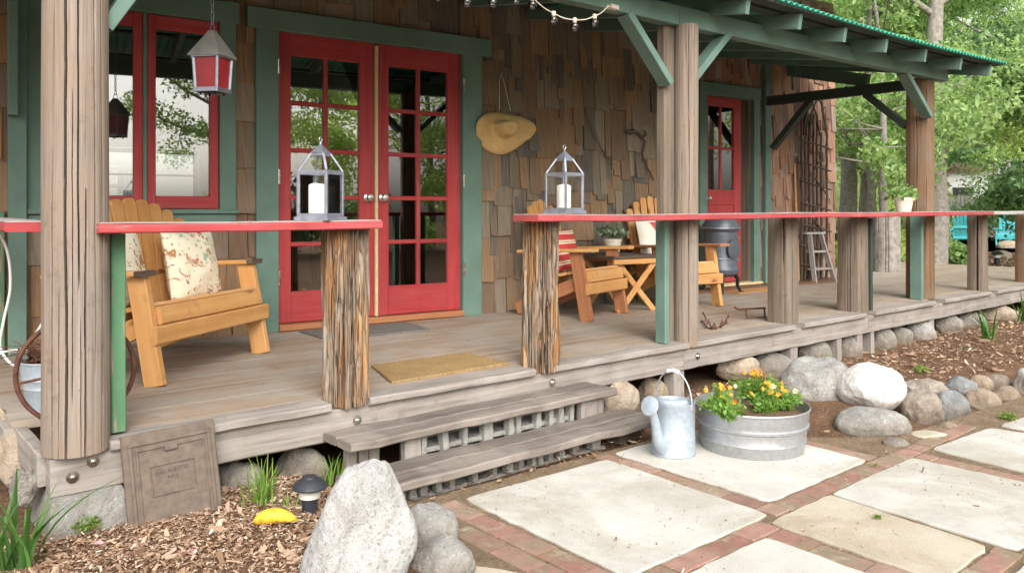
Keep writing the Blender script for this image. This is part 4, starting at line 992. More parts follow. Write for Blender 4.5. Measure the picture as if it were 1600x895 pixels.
mb = MB(); Rm = Matrix.Rotation(rad(90), 3, 'X') ; mb.lathe([(.0, 0), (.10, 0), (.10, .012), (.085, .018), (0, .02)], 28, (-.02, -.165, .45), Rm); build('door', mb, M['stove'], t, world=False, smooth=35)
# mats
def mat_(name, lab, pts, m, h=.014):
    mb = MB(); P = [V((*p, 0)) for p in pts]; n1, n2 = 30, 16; b = 0
    for zz in (D + .002, D + h):
        for i in range(n1 + 1):
            for j in range(n2 + 1):
                q = P[0].lerp(P[1], i / n1).lerp(P[3].lerp(P[2], i / n1), j / n2); e = noise.noise(q * 30) * .004
                mb.v.append(V((q.x + e, q.y + e, zz + (noise.noise(q * 9) * .002 if zz > D + .005 else 0))))
    w_ = n2 + 1; tot = (n1 + 1) * w_
    for i in range(n1):
        for j in range(n2):
            a = i * w_ + j; mb.face((tot + a, tot + a + w_, tot + a + w_ + 1, tot + a + 1)); mb.face((a, a + 1, a + w_ + 1, a + w_))
    ring = [i * w_ for i in range(n1)] + [n1 * w_ + j for j in range(n2)] + [i * w_ + n2 for i in range(n1, 0, -1)] + [j for j in range(n2, 0, -1)]
    for k in range(len(ring)): a, c = ring[k], ring[(k + 1) % len(ring)]; mb.face((a, c, tot + c, tot + a))
    return single(name, mb, m, lab, 'mat', origin=sum(P, V()) / 4 + V((0, 0, D)))
mat_('doormat', 'golden brown coir doormat at the top of the steps', [(2.10, 3.39), (2.85, 3.40), (2.86, 3.80), (2.24, 3.82)], M['coir'])
g = [hw(u, w_, 0) for u, w_ in ((1.98, 5.03), (2.75, 5.03), (2.78, 5.46), (1.96, 5.46))]; mat_('doormat', 'dark grey mat in front of the french doors', [(v.x, v.y) for v in g], M['matgrey'], .01)
g = [hw(u, w_, 0) for u, w_ in ((6.5, 5.45), (7.36, 5.45), (7.36, 5.86), (6.5, 5.86))]; mat_('doormat', 'orange mat in front of the set back door', [(v.x, v.y) for v in g], M['matorange'], .012)

# ------------------------------------------------------------------ lanterns and candles
def lantern(loc, rz, lab, S=1.0):
    t = thing('lantern', lab, 'lantern', loc, rz, 'lanterns on the handrails'); B = lambda nm, mb, m, **k: build(nm, mb, m, t, world=False, **k)
    h = .068 * S; b = .082 * S; Hh = .215 * S
    mb = MB(); mb.box((-b, -b, 0), (b, b, .016 * S), .003); mb.box((-h - .005, -h - .005, .016 * S), (h + .005, h + .005, .03 * S), .002); B('base', mb, M['lead'])
    mb = MB()
    for x in (-h, h):
        for y in (-h, h): mb.box((x - .006, y - .006, .03 * S), (x + .006, y + .006, Hh), .001)
    for s in (-h, h):
        mb.box((-h + .006, s - .005, Hh - .018), (h - .006, s + .005, Hh), .001); mb.box((s - .005, -h + .006, Hh - .018), (s + .005, h - .006, Hh), .001)
    k = .030 * S; zt = .29 * S
    for x in (-1, 1):
        for y in (-1, 1): mb.board((x * h, y * h, Hh), (x * k, y * k, zt), .011, .008, (0, 0, 1), .001)
    for s in (-1, 1):
        mb.box((-k, s * k - .004, zt - .012), (k, s * k + .004, zt), .001); mb.box((s * k - .004, -k + .004, zt - .012), (s * k + .004, k - .004, zt), .001)
    B('frame', mb, M['lead'])
    mb = MB(); mb.v = [V((x * (k + .005), y * (k + .005), zt)) for x, y in ((-1, -1), (1, -1), (1, 1), (-1, 1))] + [V((0, 0, .335 * S))]
    for i in range(4): mb.face((i, (i + 1) % 4, 4))
    mb.face((3, 2, 1, 0)); mb.tube([(0, 0, .33 * S), (0, 0, .343 * S)], .006, 10)
    pts = [(.011 * math.cos(a * .524), 0, .352 * S + .011 * math.sin(a * .524)) for a in range(13)]; mb.tube(pts, .0022, 6, cap=False); B('cap', mb, M['lead'])
    for s in (-1, 1):
        mb = MB(); mb.box((-h + .006, s * h - .001, .03 * S), (h - .006, s * h + .001, Hh - .018), 0); B('pane', mb, M['lglass'])
        mb = MB(); mb.box((s * h - .001, -h + .006, .03 * S), (s * h + .001, h - .006, Hh - .018), 0); B('pane', mb, M['lglass'])
    return t
def candle(loc, lab, h):
    mb = MB(); mb.lathe([(0, 0), (.038, 0), (.039, .004), (.039, h - .004), (.037, h), (.03, h - .004), (0, h - .007)], 36, loc, fn=lambda p, a: V((p.x, p.y, p.z + (.004 * math.sin(a * 2) if p.z > h - .008 and p.x ** 2 + p.y ** 2 > .0008 else 0))))
    o = single('candle', mb, M['candle'], lab, 'candle', 'pillar candles in the lanterns', origin=loc, smooth=50)
    mb = MB(); mb.tube([(0, 0, h - .008), (.001, 0, h + .006)], .0013, 5); w_ = build('wick', mb, M['darkiron'], o, world=False)
q = atY(501, 345, 3.245); lantern((q.x, 3.245, 1.135), rad(32), 'grey metal lantern on the short left handrail', 1.0); candle((q.x - .012, 3.25, 1.166), 'white pillar candle inside the lantern on the short left rail', .125)
q = atY(882, 330, 3.20); lantern((q.x, 3.20, 1.159), rad(5), 'grey metal lantern on the long right handrail', 1.03); candle((q.x, 3.205, 1.191), 'white pillar candle inside the lantern on the long right rail', .125)
# hanging lantern
hl = atd(332, 4.0, 0); ztop = 2.0
t = thing('hanging_lantern', 'red glass lantern with grey pointed top hanging from the porch roof', 'lantern', (hl.x, hl.y, 1.755), rad(38)); t.scale = (.9, .9, .95); B = lambda nm, mb, m, **k: build(nm, mb, m, t, world=False, **k)
r0, r1 = .068, .078
mb = MB()
for i in range(4):
    a = rad(45 + 90 * i); mb.board((r0 * 1.3 * math.cos(a), r0 * 1.3 * math.sin(a), .0), (r1 * 1.3 * math.cos(a), r1 * 1.3 * math.sin(a), .185), .015, .015, (math.cos(a), math.sin(a), 0), .002)
for z0, z1, r in ((0, .022, r0), (.176, .188, r1)):
    for s in (-1, 1): mb.box((-r, s * r - .006, z0), (r, s * r + .006, z1), .001); mb.box((s * r - .006, -r + .006, z0), (s * r + .006, r - .006, z1), .001)
B('frame', mb, M['lead'])
mb = MB()
for i in range(4):
    a, b = rad(45 + 90 * i), rad(135 + 90 * i); c = 1.27; b0 = len(mb.v)
    mb.v += [V((r0 * c * math.cos(a), r0 * c * math.sin(a), .02)), V((r0 * c * math.cos(b), r0 * c * math.sin(b), .02)), V((r1 * c * math.cos(b), r1 * c * math.sin(b), .178)), V((r1 * c * math.cos(a), r1 * c * math.sin(a), .178))]; mb.face((b0, b0 + 1, b0 + 2, b0 + 3))
B('red_pane', mb, M['redglass'], recalc=False)
mb = MB(); e = .105
for z, r in ((.183, e), (.188, e), (.315, .02), (.32, .02)):
    for i in range(4): a = rad(45 + 90 * i); mb.v.append(V((r * 1.25 * math.cos(a), r * 1.25 * math.sin(a), z)))
for r in range(3):
    for i in range(4): mb.face((r * 4 + i, r * 4 + (i + 1) % 4, r * 4 + 4 + (i + 1) % 4, r * 4 + 4 + i))
mb.face((0, 1, 2, 3)); mb.face((12, 13, 14, 15)); B('cap', mb, plain('pale_tin', (.3, .29, .27), .6, .2, .15))
for i in range(4):
    a = rad(45 + 90 * i); mb = MB(); mb.lathe([(0, -.014), (.006, -.01), (.006, 0), (0, .001)], 10, (r0 * .9 * math.cos(a), r0 * .9 * math.sin(a), 0)); B('foot', mb, M['darkiron'])
mb = MB()
for s in (-1, 1): mb.tube([(s * .022, 0, .318), (s * .008, 0, .375)], .0025, 6)
z = .37; tt = 0
while z < .86:
    pts = []
    for k in range(13):
        a = k * math.pi / 6; x, zz = .009 * math.cos(a), .02 * math.sin(a); pts.append((x, 0, z + zz) if tt % 2 == 0 else (0, x, z + zz))
    mb.tube(pts, .0028, 6, cap=False); z += .033; tt += 1
B('chain', mb, M['lead'], smooth=60)
# string lights
t = thing('string_lights', 'string of clear round bulbs drooping below the porch beam', 'string lights')
bl = [atY(*p, 3.2) for p in [(640, -22), (685, -6), (730, 4), (770, 5), (807, 0), (832, 8), (865, 32), (898, 42), (929, 36)]]
pts = [atY(600, -30, 3.2)]
cord = [b + V((0, 0, .038)) for b in bl] + [atY(950, 10, 3.21), atY(962, 6, 3.262)]
cr = []
for a, b in zip(cord, cord[1:]):
    for k in range(6): cr.append(a.lerp(b, k / 6) - V((0, 0, .010 * math.sin(math.pi * k / 6))))
mb = MB(); mb.tube(cr, .0035, 6); build('cord', mb, M['clay'], t, smooth=60)
for b in bl:
    mb = MB(); mb.lathe([(0, -.026), (.012, -.023), (.021, -.013), (.0245, 0), (.022, .012), (.014, .021), (.011, .026)], 20, b); o = build('bulb', mb, M['bulb'], t, smooth=60)
    mb = MB(); mb.lathe([(.0115, .018), (.0125, .045), (.006, .05), (0, .05)], 14, b); build('socket', mb, M['clay'], o, smooth=40)
    mb = MB(); mb.tube([b + V((-.005, 0, .02)), b + V((-.006, 0, -.004)), b + V((0, 0, .004)), b + V((.006, 0, -.004)), b + V((.005, 0, .02))], .0012, 5); build('filament', mb, M['rust'], o)
mb = MB(); q = atY(957, 12, 3.26); mb.box(q - V((.03, .02, .012)), q + V((.035, .02, .014)), .004); build('connector', mb, M['clay'], t)

# ------------------------------------------------------------------ straw hat on the wall
hc = hw(3.705, W1 - .07, 1.86); t = thing('straw_hat', 'straw sun hat hanging on the shakes right of the french doors', 'hat', hc, -WS)
mb = MB(); Rm = Matrix.Rotation(rad(90), 3, 'X')
def hatfn(p, a):
    r = math.hypot(p.x, p.y); k = r / .27
    x, y = p.x * 1.0, p.y * (.84 if p.y < 0 else .46)
    if p.x > 0 and p.y < 0: y *= 1 - .40 * min(1, p.x / .27) ** 1.5
    if p.x > 0: x *= 1 + .10 * k * max(0, math.cos(a))
    z = p.z
    if r > .1: z += .035 * math.cos(2 * a + .5) * ((r - .1) / .17) + .012 * math.sin(3 * a) * ((r - .1) / .17); x += .02 * (1 if a < 1 or a > 5.6 else 0) * k
    else: z += .02 * math.cos(2 * a) * (r / .1) * -.6
    return V((x, y, z))
prof = [(0, .105), (.03, .115), (.06, .118), (.085, .10), (.1, .06), (.108, .02), (.118, .004), (.14, 0), (.17, .004), (.2, .008), (.23, .006), (.255, -.002), (.27, -.014), (.272, -.02), (.268, -.02), (.25, -.01), (.2, 0), (.14, -.008), (.115, -.004)]
mb.lathe(prof, 72, (0, 0, 0), Rm, fn=hatfn); build('hat_body', mb, M['straw'], t, world=False, smooth=60)
mb = MB(); mb.tube([(-.05, -.01, .13), (-.02, .03, .38), (0, .045, .44), (.02, .03, .38), (.06, -.01, .13)], .003, 6); build('hanging_string', mb, M['clay'], t, world=False)
mb = MB(); mb.tube([(0, .055, .44), (0, .03, .442)], .006, 8); build('nail', mb, M['steel'], t, world=False)
# dried branch on wall
def twig(mb, pts, r0, r1, seed, sub=3):
    rs = random.Random(seed); P = [V(p) for p in pts]; out = []
    for a, b in zip(P, P[1:]):
        for k in range(sub): out.append(a.lerp(b, k / sub) + V((rs.gauss(0, .004), rs.gauss(0, .002), rs.gauss(0, .004))))
    out.append(P[-1]); n_ = len(out); mb.tube(out, [r0 + (r1 - r0) * i / (n_ - 1) for i in range(n_)], 7)
mb = MB(); pw = lambda px, py, lift=.05: ray(px, py) * ((W1 - lift) / (ray(px, py).x * math.sin(WS) + ray(px, py).y * math.cos(WS))) + V((0, 0, EYE))
twig(mb, [pw(978, 207), pw(990, 204), pw(1000, 212), pw(1008, 222), pw(1003, 240), pw(1012, 262), pw(1022, 282)], .016, .006, 1); twig(mb, [pw(990, 204), pw(984, 210)], .018, .01, 2); twig(mb, [pw(1004, 214), pw(1010, 210), pw(1007, 204)], .012, .006, 3)
single('dried_branch', mb, M['darkwood'], 'dark gnarled branch fixed to the shakes left of the middle post', 'branch', origin=pw(1000, 230), smooth=60)
mb = MB(); twig(mb, [pw(915, 170), pw(925, 205), pw(940, 235), pw(960, 258)], .004, .003, 4); twig(mb, [pw(920, 186), pw(932, 210), pw(948, 250)], .003, .002, 5)
single('dried_vine', mb, M['darkwood'], 'thin dry vine stem on the shakes above the right lantern', 'vine', origin=pw(930, 210))

# ------------------------------------------------------------------ twig trellis, pole, stepladder
t = thing('twig_trellis', 'arched trellis of bent twigs on the red cedar shakes', 'trellis'); tm = wood('dry_twigs', (.05, .035, .025), (.14, .10, .075), .85, 3, 30)
tw = lambda u, z, l=.05: hw(u, W2 - l - .055, z)
us = [8.10, 8.17, 8.24, 8.32, 8.39, 8.47, 8.58]
for i, u in enumerate(us):
    mb = MB(); twig(mb, [tw(u, D + .02), tw(u + .01, 1.2), tw(u - .005, 1.9), tw(u + .01, 2.3 if i < 5 else 2.1)], .017, .012, 10 + i, 5); build('upright', mb, tm, t, smooth=60)
for i, (a, b, h) in enumerate(((8.12, 8.56, 2.55), (8.12, 8.42, 2.42), (8.22, 8.58, 2.48), (8.16, 8.32, 2.30))):
    mb = MB(); twig(mb, [tw(a + (b - a) * k / 8, 2.05 + (h - 2.05) * math.sin(math.pi * k / 8) ** .7, .065) for k in range(9)], .012, .010, 20 + i, 3); build('arch', mb, tm, t, smooth=60)
for i, z in enumerate((.55, .78, 1.02, 1.27, 1.52, 1.74, 2.0)):
    mb = MB(); twig(mb, [tw(8.06, z, .07), tw(8.64, z - .1, .07)], .012, .010, 30 + i, 5); build('crosspiece', mb, tm, t, smooth=60)
for i, z in enumerate((1.05, 1.3, 1.55, 1.8)):
    mb = MB(); twig(mb, [tw(8.22, z - .22, .08), tw(8.44, z - .02, .08)] if i % 2 else [tw(8.32, z, .08), tw(8.55, z - .2, .08)], .011, .009, 40 + i, 4); build('diagonal', mb, tm, t, smooth=60)
mb = MB(); mb.tube([hw(8.055, W2 - .10, D + .003), hw(8.06, W2 - .04, 1.72)], .014, 10); single('wooden_pole', mb, M['pine'], 'thin yellow wooden pole leaning beside the twig trellis', 'pole', origin=hw(8.055, W2 - .1, D), smooth=60)
la = atz(1277, 443, D); t = thing('stepladder', 'small weathered wooden stepladder standing by the cedar wall', 'ladder', (la.x + .07 * math.cos(rad(8)) - .12 * math.sin(rad(8)) , la.y + .12, D), rad(-8)); B = lambda nm, mb, m=M['railtop']: build(nm, mb, m, t, world=False)
mb = MB(); mb.box((-.08, -.02, .56), (.26, .16, .585), .004); B('top_step', mb)
for x0, x1 in ((-.03, -.0), (.30, .22)):
    for yb, yt, nm in ((-.12, .0, 'leg'), (.38, .12, 'leg')):
        mb = MB(); xx0 = -.07 if x0 < 0 else .29; xx1 = -.01 if x0 < 0 else .19; mb.board((xx0, yb, 0), (xx1, yt, .562), .022, .06, (0, 1, 0), .003); B(nm, mb)
for z in (.16, .36):
    f_ = z / .562; mb = MB(); xa = -.07 + .06 * f_; xb = .29 - .10 * f_; y = -.12 + .12 * f_; mb.board((xa, y + .03, z), (xb, y + .03, z), .1, .022, (0, 0, 1), .003); B('step', mb)
    mb = MB(); y = .38 - .26 * f_; mb.board((xa, y, z + .06), (xb, y, z + .06), .012, .03, (0, 0, 1), .002); B('brace', mb)

# ------------------------------------------------------------------ rusty iron pieces on the deck edge
mb = MB()
for i, (px, py, r) in enumerate(((1097, 497, .035), (1105, 508, .03), (1114, 509, .022), (1127, 506, .026), (1136, 500, .032))):
    q = atz(px, py + 6, D); pts = [q + V((r * .8 * math.cos(a), .3 * r * math.sin(a * 2) - .01, r + r * 1.1 * math.sin(a))) for a in [rad(-130 + 32.5 * k + i * 40) for k in range(9)]]; mb.tube(pts, .006, 7)
    if i: mb.tube([prev, q + V((0, 0, .012))], .005, 6)
    prev = q + V((0, 0, .012))
single('iron_ornament', mb, M['rust'], 'rusty iron loops standing on the deck right of the middle post', 'ornament', origin=atz(1115, 515, D), smooth=60)
mb = MB(); a, b = atz(1152, 500, D), atz(1196, 497, D)
mb.tube([a + V((-.03, 0, .1)), a + V((0, 0, .085)), a + V((.04, 0, .08)), b + V((0, 0, .08))], .008, 8)
for f_ in (.3, .95): q = a.lerp(b, f_); mb.tube([q + V((0, 0, .08)), q + V((0, -.01, .004))], .007, 8)
mb.tube([a.lerp(b, .3) + V((0, -.01, .012)), b + V((0, -.01, .012))], .004, 6)
single('iron_bar', mb, M['rust'], 'low rusty iron bar on little feet left of the cracked square post', 'ornament', origin=atz(1170, 500, D), smooth=60)
# wheel behind the big post
wc = V((.755, 3.545, D + .212)); t = thing('wheel_ornament', 'spoked iron wheel leaning behind the big left post', 'wheel', wc, math.atan2(-.21, .98))
mb = MB(); mb.tube([(.205 * math.cos(a), 0, .205 * math.sin(a)) for a in [i * math.pi / 32 for i in range(65)]], .0095, 8, cap=False); build('rim', mb, M['rust'], t, world=False, smooth=60)
for i in range(8):
    a = i * math.pi / 4 + .15; mb = MB(); mb.tube([(.02 * math.cos(a), 0, .02 * math.sin(a)), (.2 * math.cos(a), 0, .2 * math.sin(a))], .0055, 7); build('spoke', mb, M['rust'], t, world=False)
mb = MB(); mb.lathe([(0, -.03), (.026, -.03), (.03, 0), (.026, .03), (0, .03)], 16, (0, 0, 0), Matrix.Rotation(rad(90), 3, 'X')); build('hub', mb, M['rust'], t, world=False, smooth=40)
# bucket
bk = V((.735, 3.90, D)); t = thing('metal_bucket', 'galvanised bucket of dry stems at the left end of the deck', 'bucket', bk); t.scale = (.86, .86, .95)
mb = MB(); mb.lathe([(0, .004), (.10, .004), (.102, 0), (.108, .02), (.120, .10), (.123, .105), (.121, .112), (.126, .14), (.129, .145), (.127, .152), (.14, .215), (.145, .218), (.145, .226), (.138, .222), (.124, .14), (.1, .02)], 40); build('pail', mb, M['galvblue'], t, world=False, smooth=40)
mb = MB(); rs = random.Random(4)
for i in range(60):
    a, r = rs.random() * 6.28, rs.random() * .11; p = V((r * math.cos(a), r * math.sin(a), .13)); mb.tube([p, p + V((rs.gauss(0, .04), rs.gauss(0, .04), rs.uniform(.08, .16))), p + V((rs.gauss(0, .08), rs.gauss(0, .08), rs.uniform(.08, .2)))], [.004, .003, .002], 5)
leaf_cloud(mb, [((0, 0, .22), .11)], 160, .03, 5); build('dry_stems', mb, M['rust'], t, world=False, recalc=False)
mb = MB(); mb.tube([(.14 * math.cos(a), -.03 - .03 * math.sin(a), .215 + .15 * math.sin(a)) for a in [i * math.pi / 16 for i in range(17)]], .004, 6); build('bail_handle', mb, M['galv'], t, world=False, smooth=60)
# white cord
ph = lambda px, py, dep=3.55: V((*(fw * dep + rt * ((px - CX) / F * dep)).xy, EYE - (py - HY) / F * dep))
def smoothpath(P, k=8):
    out = []
    for i in range(len(P) - 1):
        p0, p1, p2, p3 = P[max(i - 1, 0)], P[i], P[i + 1], P[min(i + 2, len(P) - 1)]
        for j in range(k):
            t_ = j / k; out.append(.5 * ((2 * p1) + (p2 - p0) * t_ + (2 * p0 - 5 * p1 + 4 * p2 - p3) * t_ * t_ + (3 * p1 - p0 - 3 * p2 + p3) * t_ ** 3))
    return out + [P[-1]]
mb = MB(); mb.tube(smoothpath([ph(*p) for p in ((-25, 345), (0, 368), (13, 400), (16, 450), (6, 500), (0, 540), (14, 565), (30, 572), (42, 566), (52, 552), (40, 548), (12, 548), (-10, 556))]), .0058, 8)
single('white_cord', mb, M['whitecord'], 'white cord looping down past the bucket at the far left', 'cord', origin=ph(16, 450), smooth=60)
mb = MB(); mb.tube(smoothpath([ph(44, 540, 3.5), ph(62, 512, 3.5), ph(74, 492, 3.5), ph(100, 450, 3.5)]), .006, 8); single('rope', mb, M['whitecord'], 'short taut rope rising from the bucket behind the big post', 'rope', origin=ph(62, 512, 3.5), smooth=60)

# ------------------------------------------------------------------ watering can
q = atz(1052, 717, 0); d = V((q.x, q.y, 0)).normalized(); cc = V((q.x, q.y, 0)) + d * .105
t = thing('watering_can', 'pale galvanised watering can with a round rose, left of the flower tub', 'watering can', (cc.x, cc.y, .001), 0); B = lambda nm, mb, m=M['galvblue'], **k: build(nm, mb, m, t, world=False, **k)
mb = MB(); mb.lathe([(0, .004), (.105, .004), (.107, 0), (.109, .004), (.107, .012), (.104, .08), (.106, .082), (.104, .086), (.102, .24), (.105, .244), (.105, .252), (.100, .252), (.097, .24), (.099, .02), (0, .012)], 48); B('body', mb, smooth=40)
mb = MB(); b0 = 0; n_ = 20                              # half hood over the front of the opening
mb.v = [V((.098 * math.cos(a), .098 * math.sin(a), .25)) for a in [rad(119 + 150 * k / n_) for k in range(n_ + 1)]] + [V((.080 * math.cos(a) , .080 * math.sin(a), .275)) for a in [rad(119 + 150 * k / n_) for k in range(n_ + 1)]]
for k in range(n_): mb.face((k, k + 1, n_ + 2 + k, n_ + 1 + k))
o = B('hood', mb, smooth=180); md = o.modifiers.new('t', 'SOLIDIFY'); md.thickness = .003
sd = V((-.985, -.12, 0)); sd.normalize(); HR = Matrix.Rotation(math.atan2(.985, -.12) , 3, 'Z')
mb = MB(); pts = smoothpath([sd * .085 + V((0, 0, .035)), sd * .13 + V((0, 0, .08)), sd * .155 + V((0, 0, .16)), sd * .185 + V((0, 0, .235))], 6); n_ = len(pts); mb.tube(pts, [.034 - .017 * i / (n_ - 1) for i in range(n_)], 18); B('spout', mb, smooth=50)
mb = MB(); ax = (sd * .55 + V((0, 0, .6))).normalized(); ax = (sd + V((0, 0, .35))).normalized(); Rr = ax.to_track_quat('Z', 'Y').to_matrix(); mb.lathe([(.016, -.04), (.03, -.012), (.045, 0), (.047, .004), (.044, .008), (.02, .012), (0, .013)], 28, pts[-1] + V((0, 0, .02)) + ax * .02, Rr); B('rose', mb, smooth=40)
mb = MB(); hp = [HR @ V((.104 * math.cos(a), .0, .235 + .165 * math.sin(a))) for a in [i * math.pi / 20 for i in range(21)]]; mb.tube(hp, .0038, 8); B('bail_handle', mb, M['galv'], smooth=60)
mb = MB(); mb.tube([hp[8], hp[10], hp[12]], .0095, 10); B('grip', mb, M['white'], smooth=50)
mb = MB(); mb.tube(smoothpath([-sd * .10 + V((0, 0, .235)), -sd * .165 + V((0, 0, .20)), -sd * .165 + V((0, 0, .10)), -sd * .104 + V((0, 0, .05))], 5), .008, 8); B('back_handle', mb, smooth=60)
for s in (-1, 1): mb = MB(); mb.box((s * .104 - .006, -.013, .222), (s * .104 + .006, .013, .252), .003); mb.v = [HR @ v for v in mb.v]; B('ear', mb, M['galv'])
# ------------------------------------------------------------------ flower tub
tc = V((3.545, 2.335, .001)); t = thing('flower_tub', 'round galvanised steel tub planted with orange and yellow flowers', 'planter', tc); B = lambda nm, mb, m, **k: build(nm, mb, m, t, world=False, **k)
prof = [(0, .004), (.245, .004), (.249, 0), (.252, .006), (.256, .05), (.261, .056), (.258, .062), (.261, .095), (.262, .112), (.272, .12), (.273, .13), (.264, .138), (.268, .146), (.275, .20), (.279, .202), (.281, .208), (.279, .214), (.273, .212), (.268, .15), (.25, .01)]
mb = MB(); mb.lathe(prof, 72); B('tub', mb, M['galvdirty'], smooth=35)
mb = MB(); mb.lathe([(.268, .165), (.2, .178), (.1, .185), (.0, .188)], 40, fn=lambda p, a: V((p.x, p.y, p.z + .012 * noise.noise(p * 18)))); B('soil', mb, M['soil'], smooth=180)
mb = MB(); mb.tube([(.276, -.04, .19), (.30, -.04, .18), (.305, -.02, .15), (.305, .02, .15), (.30, .04, .18), (.276, .04, .19)], .005, 8); B('handle', mb, M['galv'], smooth=60)
def flower(mb, p, r, rs, nrm):
    a = nrm.orthogonal().normalized(); b = nrm.cross(a); k = 5
    for i in range(k):
        th = i * 6.283 / k + rs.random() * .3; d_ = a * math.cos(th) + b * math.sin(th); s_ = nrm.cross(d_); b0 = len(mb.v)
        mb.v += [p, p + d_ * r * .6 + s_ * r * .5 + nrm * r * .15, p + d_ * r + nrm * r * .1, p + d_ * r * .6 - s_ * r * .5 + nrm * r * .15]; mb.face((b0, b0 + 1, b0 + 2, b0 + 3))
cl = [(1122, 634, 2.40, 'leftmost clump of orange flowers in the galvanised tub', .92), (1138, 642, 2.30, 'low leafy clump with one orange flower near the front of the tub', .74), (1180, 616, 2.45, 'tallest clump of orange and cream flowers in the middle of the tub', 1.02), (1196, 640, 2.26, 'clump with a drooping pale orange flower at the front middle of the tub', .74), (1224, 630, 2.24, 'rightmost clump of yellow flowers in the galvanised tub', .86)]
for i, (px, py, Y, lab, S) in enumerate(cl):
    q = atY(px, py, Y); base = V((q.x, q.y, .178)); rs = random.Random(70 + i)
    f = thing('flowering_plant', lab, 'flower', base); mb = MB(); mb2 = MB(); mb3 = MB(); mb4 = MB()
    for s in range(int(60 * S)):
        a, r = rs.random() * 6.28, rs.random() ** .6; dx = V((math.cos(a), math.sin(a), 0)); H = rs.uniform(.06, .15) * S * (1.15 - .4 * r)
        p0 = dx * r * .025; p1 = dx * r * .135 * S + V((0, 0, H)); mb2.tube([p0, p0.lerp(p1, .6) + V((0, 0, .015)), p1], [.0022, .0018, .0012], 5)
        for k in range(8):
            p = p0.lerp(p1, rs.uniform(.25, 1)); nn = V((rs.gauss(0, 1), rs.gauss(0, 1), rs.gauss(.6, 1))).normalized(); aa = Matrix.Rotation(rs.random() * 6.28, 3, nn) @ nn.orthogonal().normalized(); bb = nn.cross(aa); L_ = rs.uniform(.018, .034); b0 = len(mb.v)
            mb.v += [p, p + aa * L_ * .5 + bb * L_ * .26, p + aa * L_, p + aa * L_ * .5 - bb * L_ * .26]; mb.face((b0, b0 + 1, b0 + 2, b0 + 3))
    for s in range((8, 4, 13, 5, 10)[i]):
        a, r = rs.random() * 6.28, rs.random() ** .7; p = V((math.cos(a) * r * .10 * S, math.sin(a) * r * .10 * S, rs.uniform(.10, .16) * S)); nn = V((rs.gauss(-.3, .4), rs.gauss(-.7, .4), .6)).normalized()
        flower(mb4 if rs.random() < .18 else mb3, p, rs.uniform(.010, .017), rs, nn); mb2.tube([V((p.x * .4, p.y * .4, 0)), p], [.002, .0014], 5)
    build('foliage', mb, M['pansygreen'], f, world=False, recalc=False); build('stem', mb2, M['pansygreen'], f, world=False, recalc=False)
    build('blossom', mb3, M['petal_o'], f, world=False, recalc=False)
    if mb4.v: build('pale_blossom', mb4, M['petal_c'], f, world=False, recalc=False)
# ------------------------------------------------------------------ cast plate leaning on the fascia
a, b = atY(186, 812, 3.10), atY(330, 790, 3.10); pc = (a + b) / 2
t = thing('iron_cover', 'rusty brown cast iron cover plate leaning against the deck beam', 'cover plate', (1.005, 3.135, .035), rad(-3)); lean = Matrix.Rotation(rad(-12), 4, 'X') @ Matrix.Rotation(rad(-2.5), 4, 'Y')
cm = plain('cast_iron_brown', (.145, .112, .088), .75, .25, .3, 30, .5, 0)
def pb(name, x0, x1, z0, z1, y0, y1, bev=.004, par=t):
    mb = MB(); mb.box((x0, y0, z0), (x1, y1, z1), bev); mb.v = [lean @ v for v in mb.v]; return build(name, mb, cm, par, world=False)
Wd, Hd = .168, .325
pb('plate', -Wd, Wd, -.02, Hd, -.012, .012)
mb = MB()
for (x0, x1, z0, z1, y0) in ((-Wd + .02, Wd - .02, Hd - .045, Hd - .03, -.018), (-Wd + .02, -Wd + .033, -.0, Hd - .045, -.018), (Wd - .033, Wd - .02, .0, Hd - .045, -.018), (-Wd + .045, Wd - .045, Hd - .066, Hd - .056, -.017), (-Wd + .045, -Wd + .053, .0, Hd - .066, -.017), (Wd - .053, Wd - .045, .0, Hd - .066, -.017), (-.022, .022, Hd - .080, Hd - .056, -.022), (-.08, .08, .195, .199, -.0165), (-.08, .08, .088, .092, -.0165), (-.08, -.076, .092, .195, -.0165), (.076, .08, .092, .195, -.0165)):
    mb.box((x0, y0, z0), (x1, -.0115, z1), .002)
mb.v = [lean @ v for v in mb.v]; build('raised_border', mb, cm, t, world=False)
def text(body, size, mtx, m, par, nm='lettering', ext=.0012):
    cu = bpy.data.curves.new(nm, 'FONT'); cu.body = body; cu.size = size; cu.extrude = ext; cu.align_x = 'CENTER'; cu.resolution_u = 2
    o = bpy.data.objects.new('tmp', cu); col.objects.link(o); dg = bpy.context.evaluated_depsgraph_get(); me = bpy.data.meshes.new_from_object(o.evaluated_get(dg)); bpy.data.objects.remove(o)
    me.name = nm; me.transform(mtx); me.materials.clear(); me.materials.append(m); o = bpy.data.objects.new(nm, me); col.objects.link(o); o.parent = par; return o
for body, z, s in (('EAL A-BEYEL', .166, .022), ('N\u00ba 3', .142, .02)):
    text(body, s, lean @ Matrix.Translation(V((0, -.0135, z))) @ Matrix.Rotation(rad(90), 4, 'X'), plain('cast_lettering', (.12, .09, .075), .8, .2, .2), t)
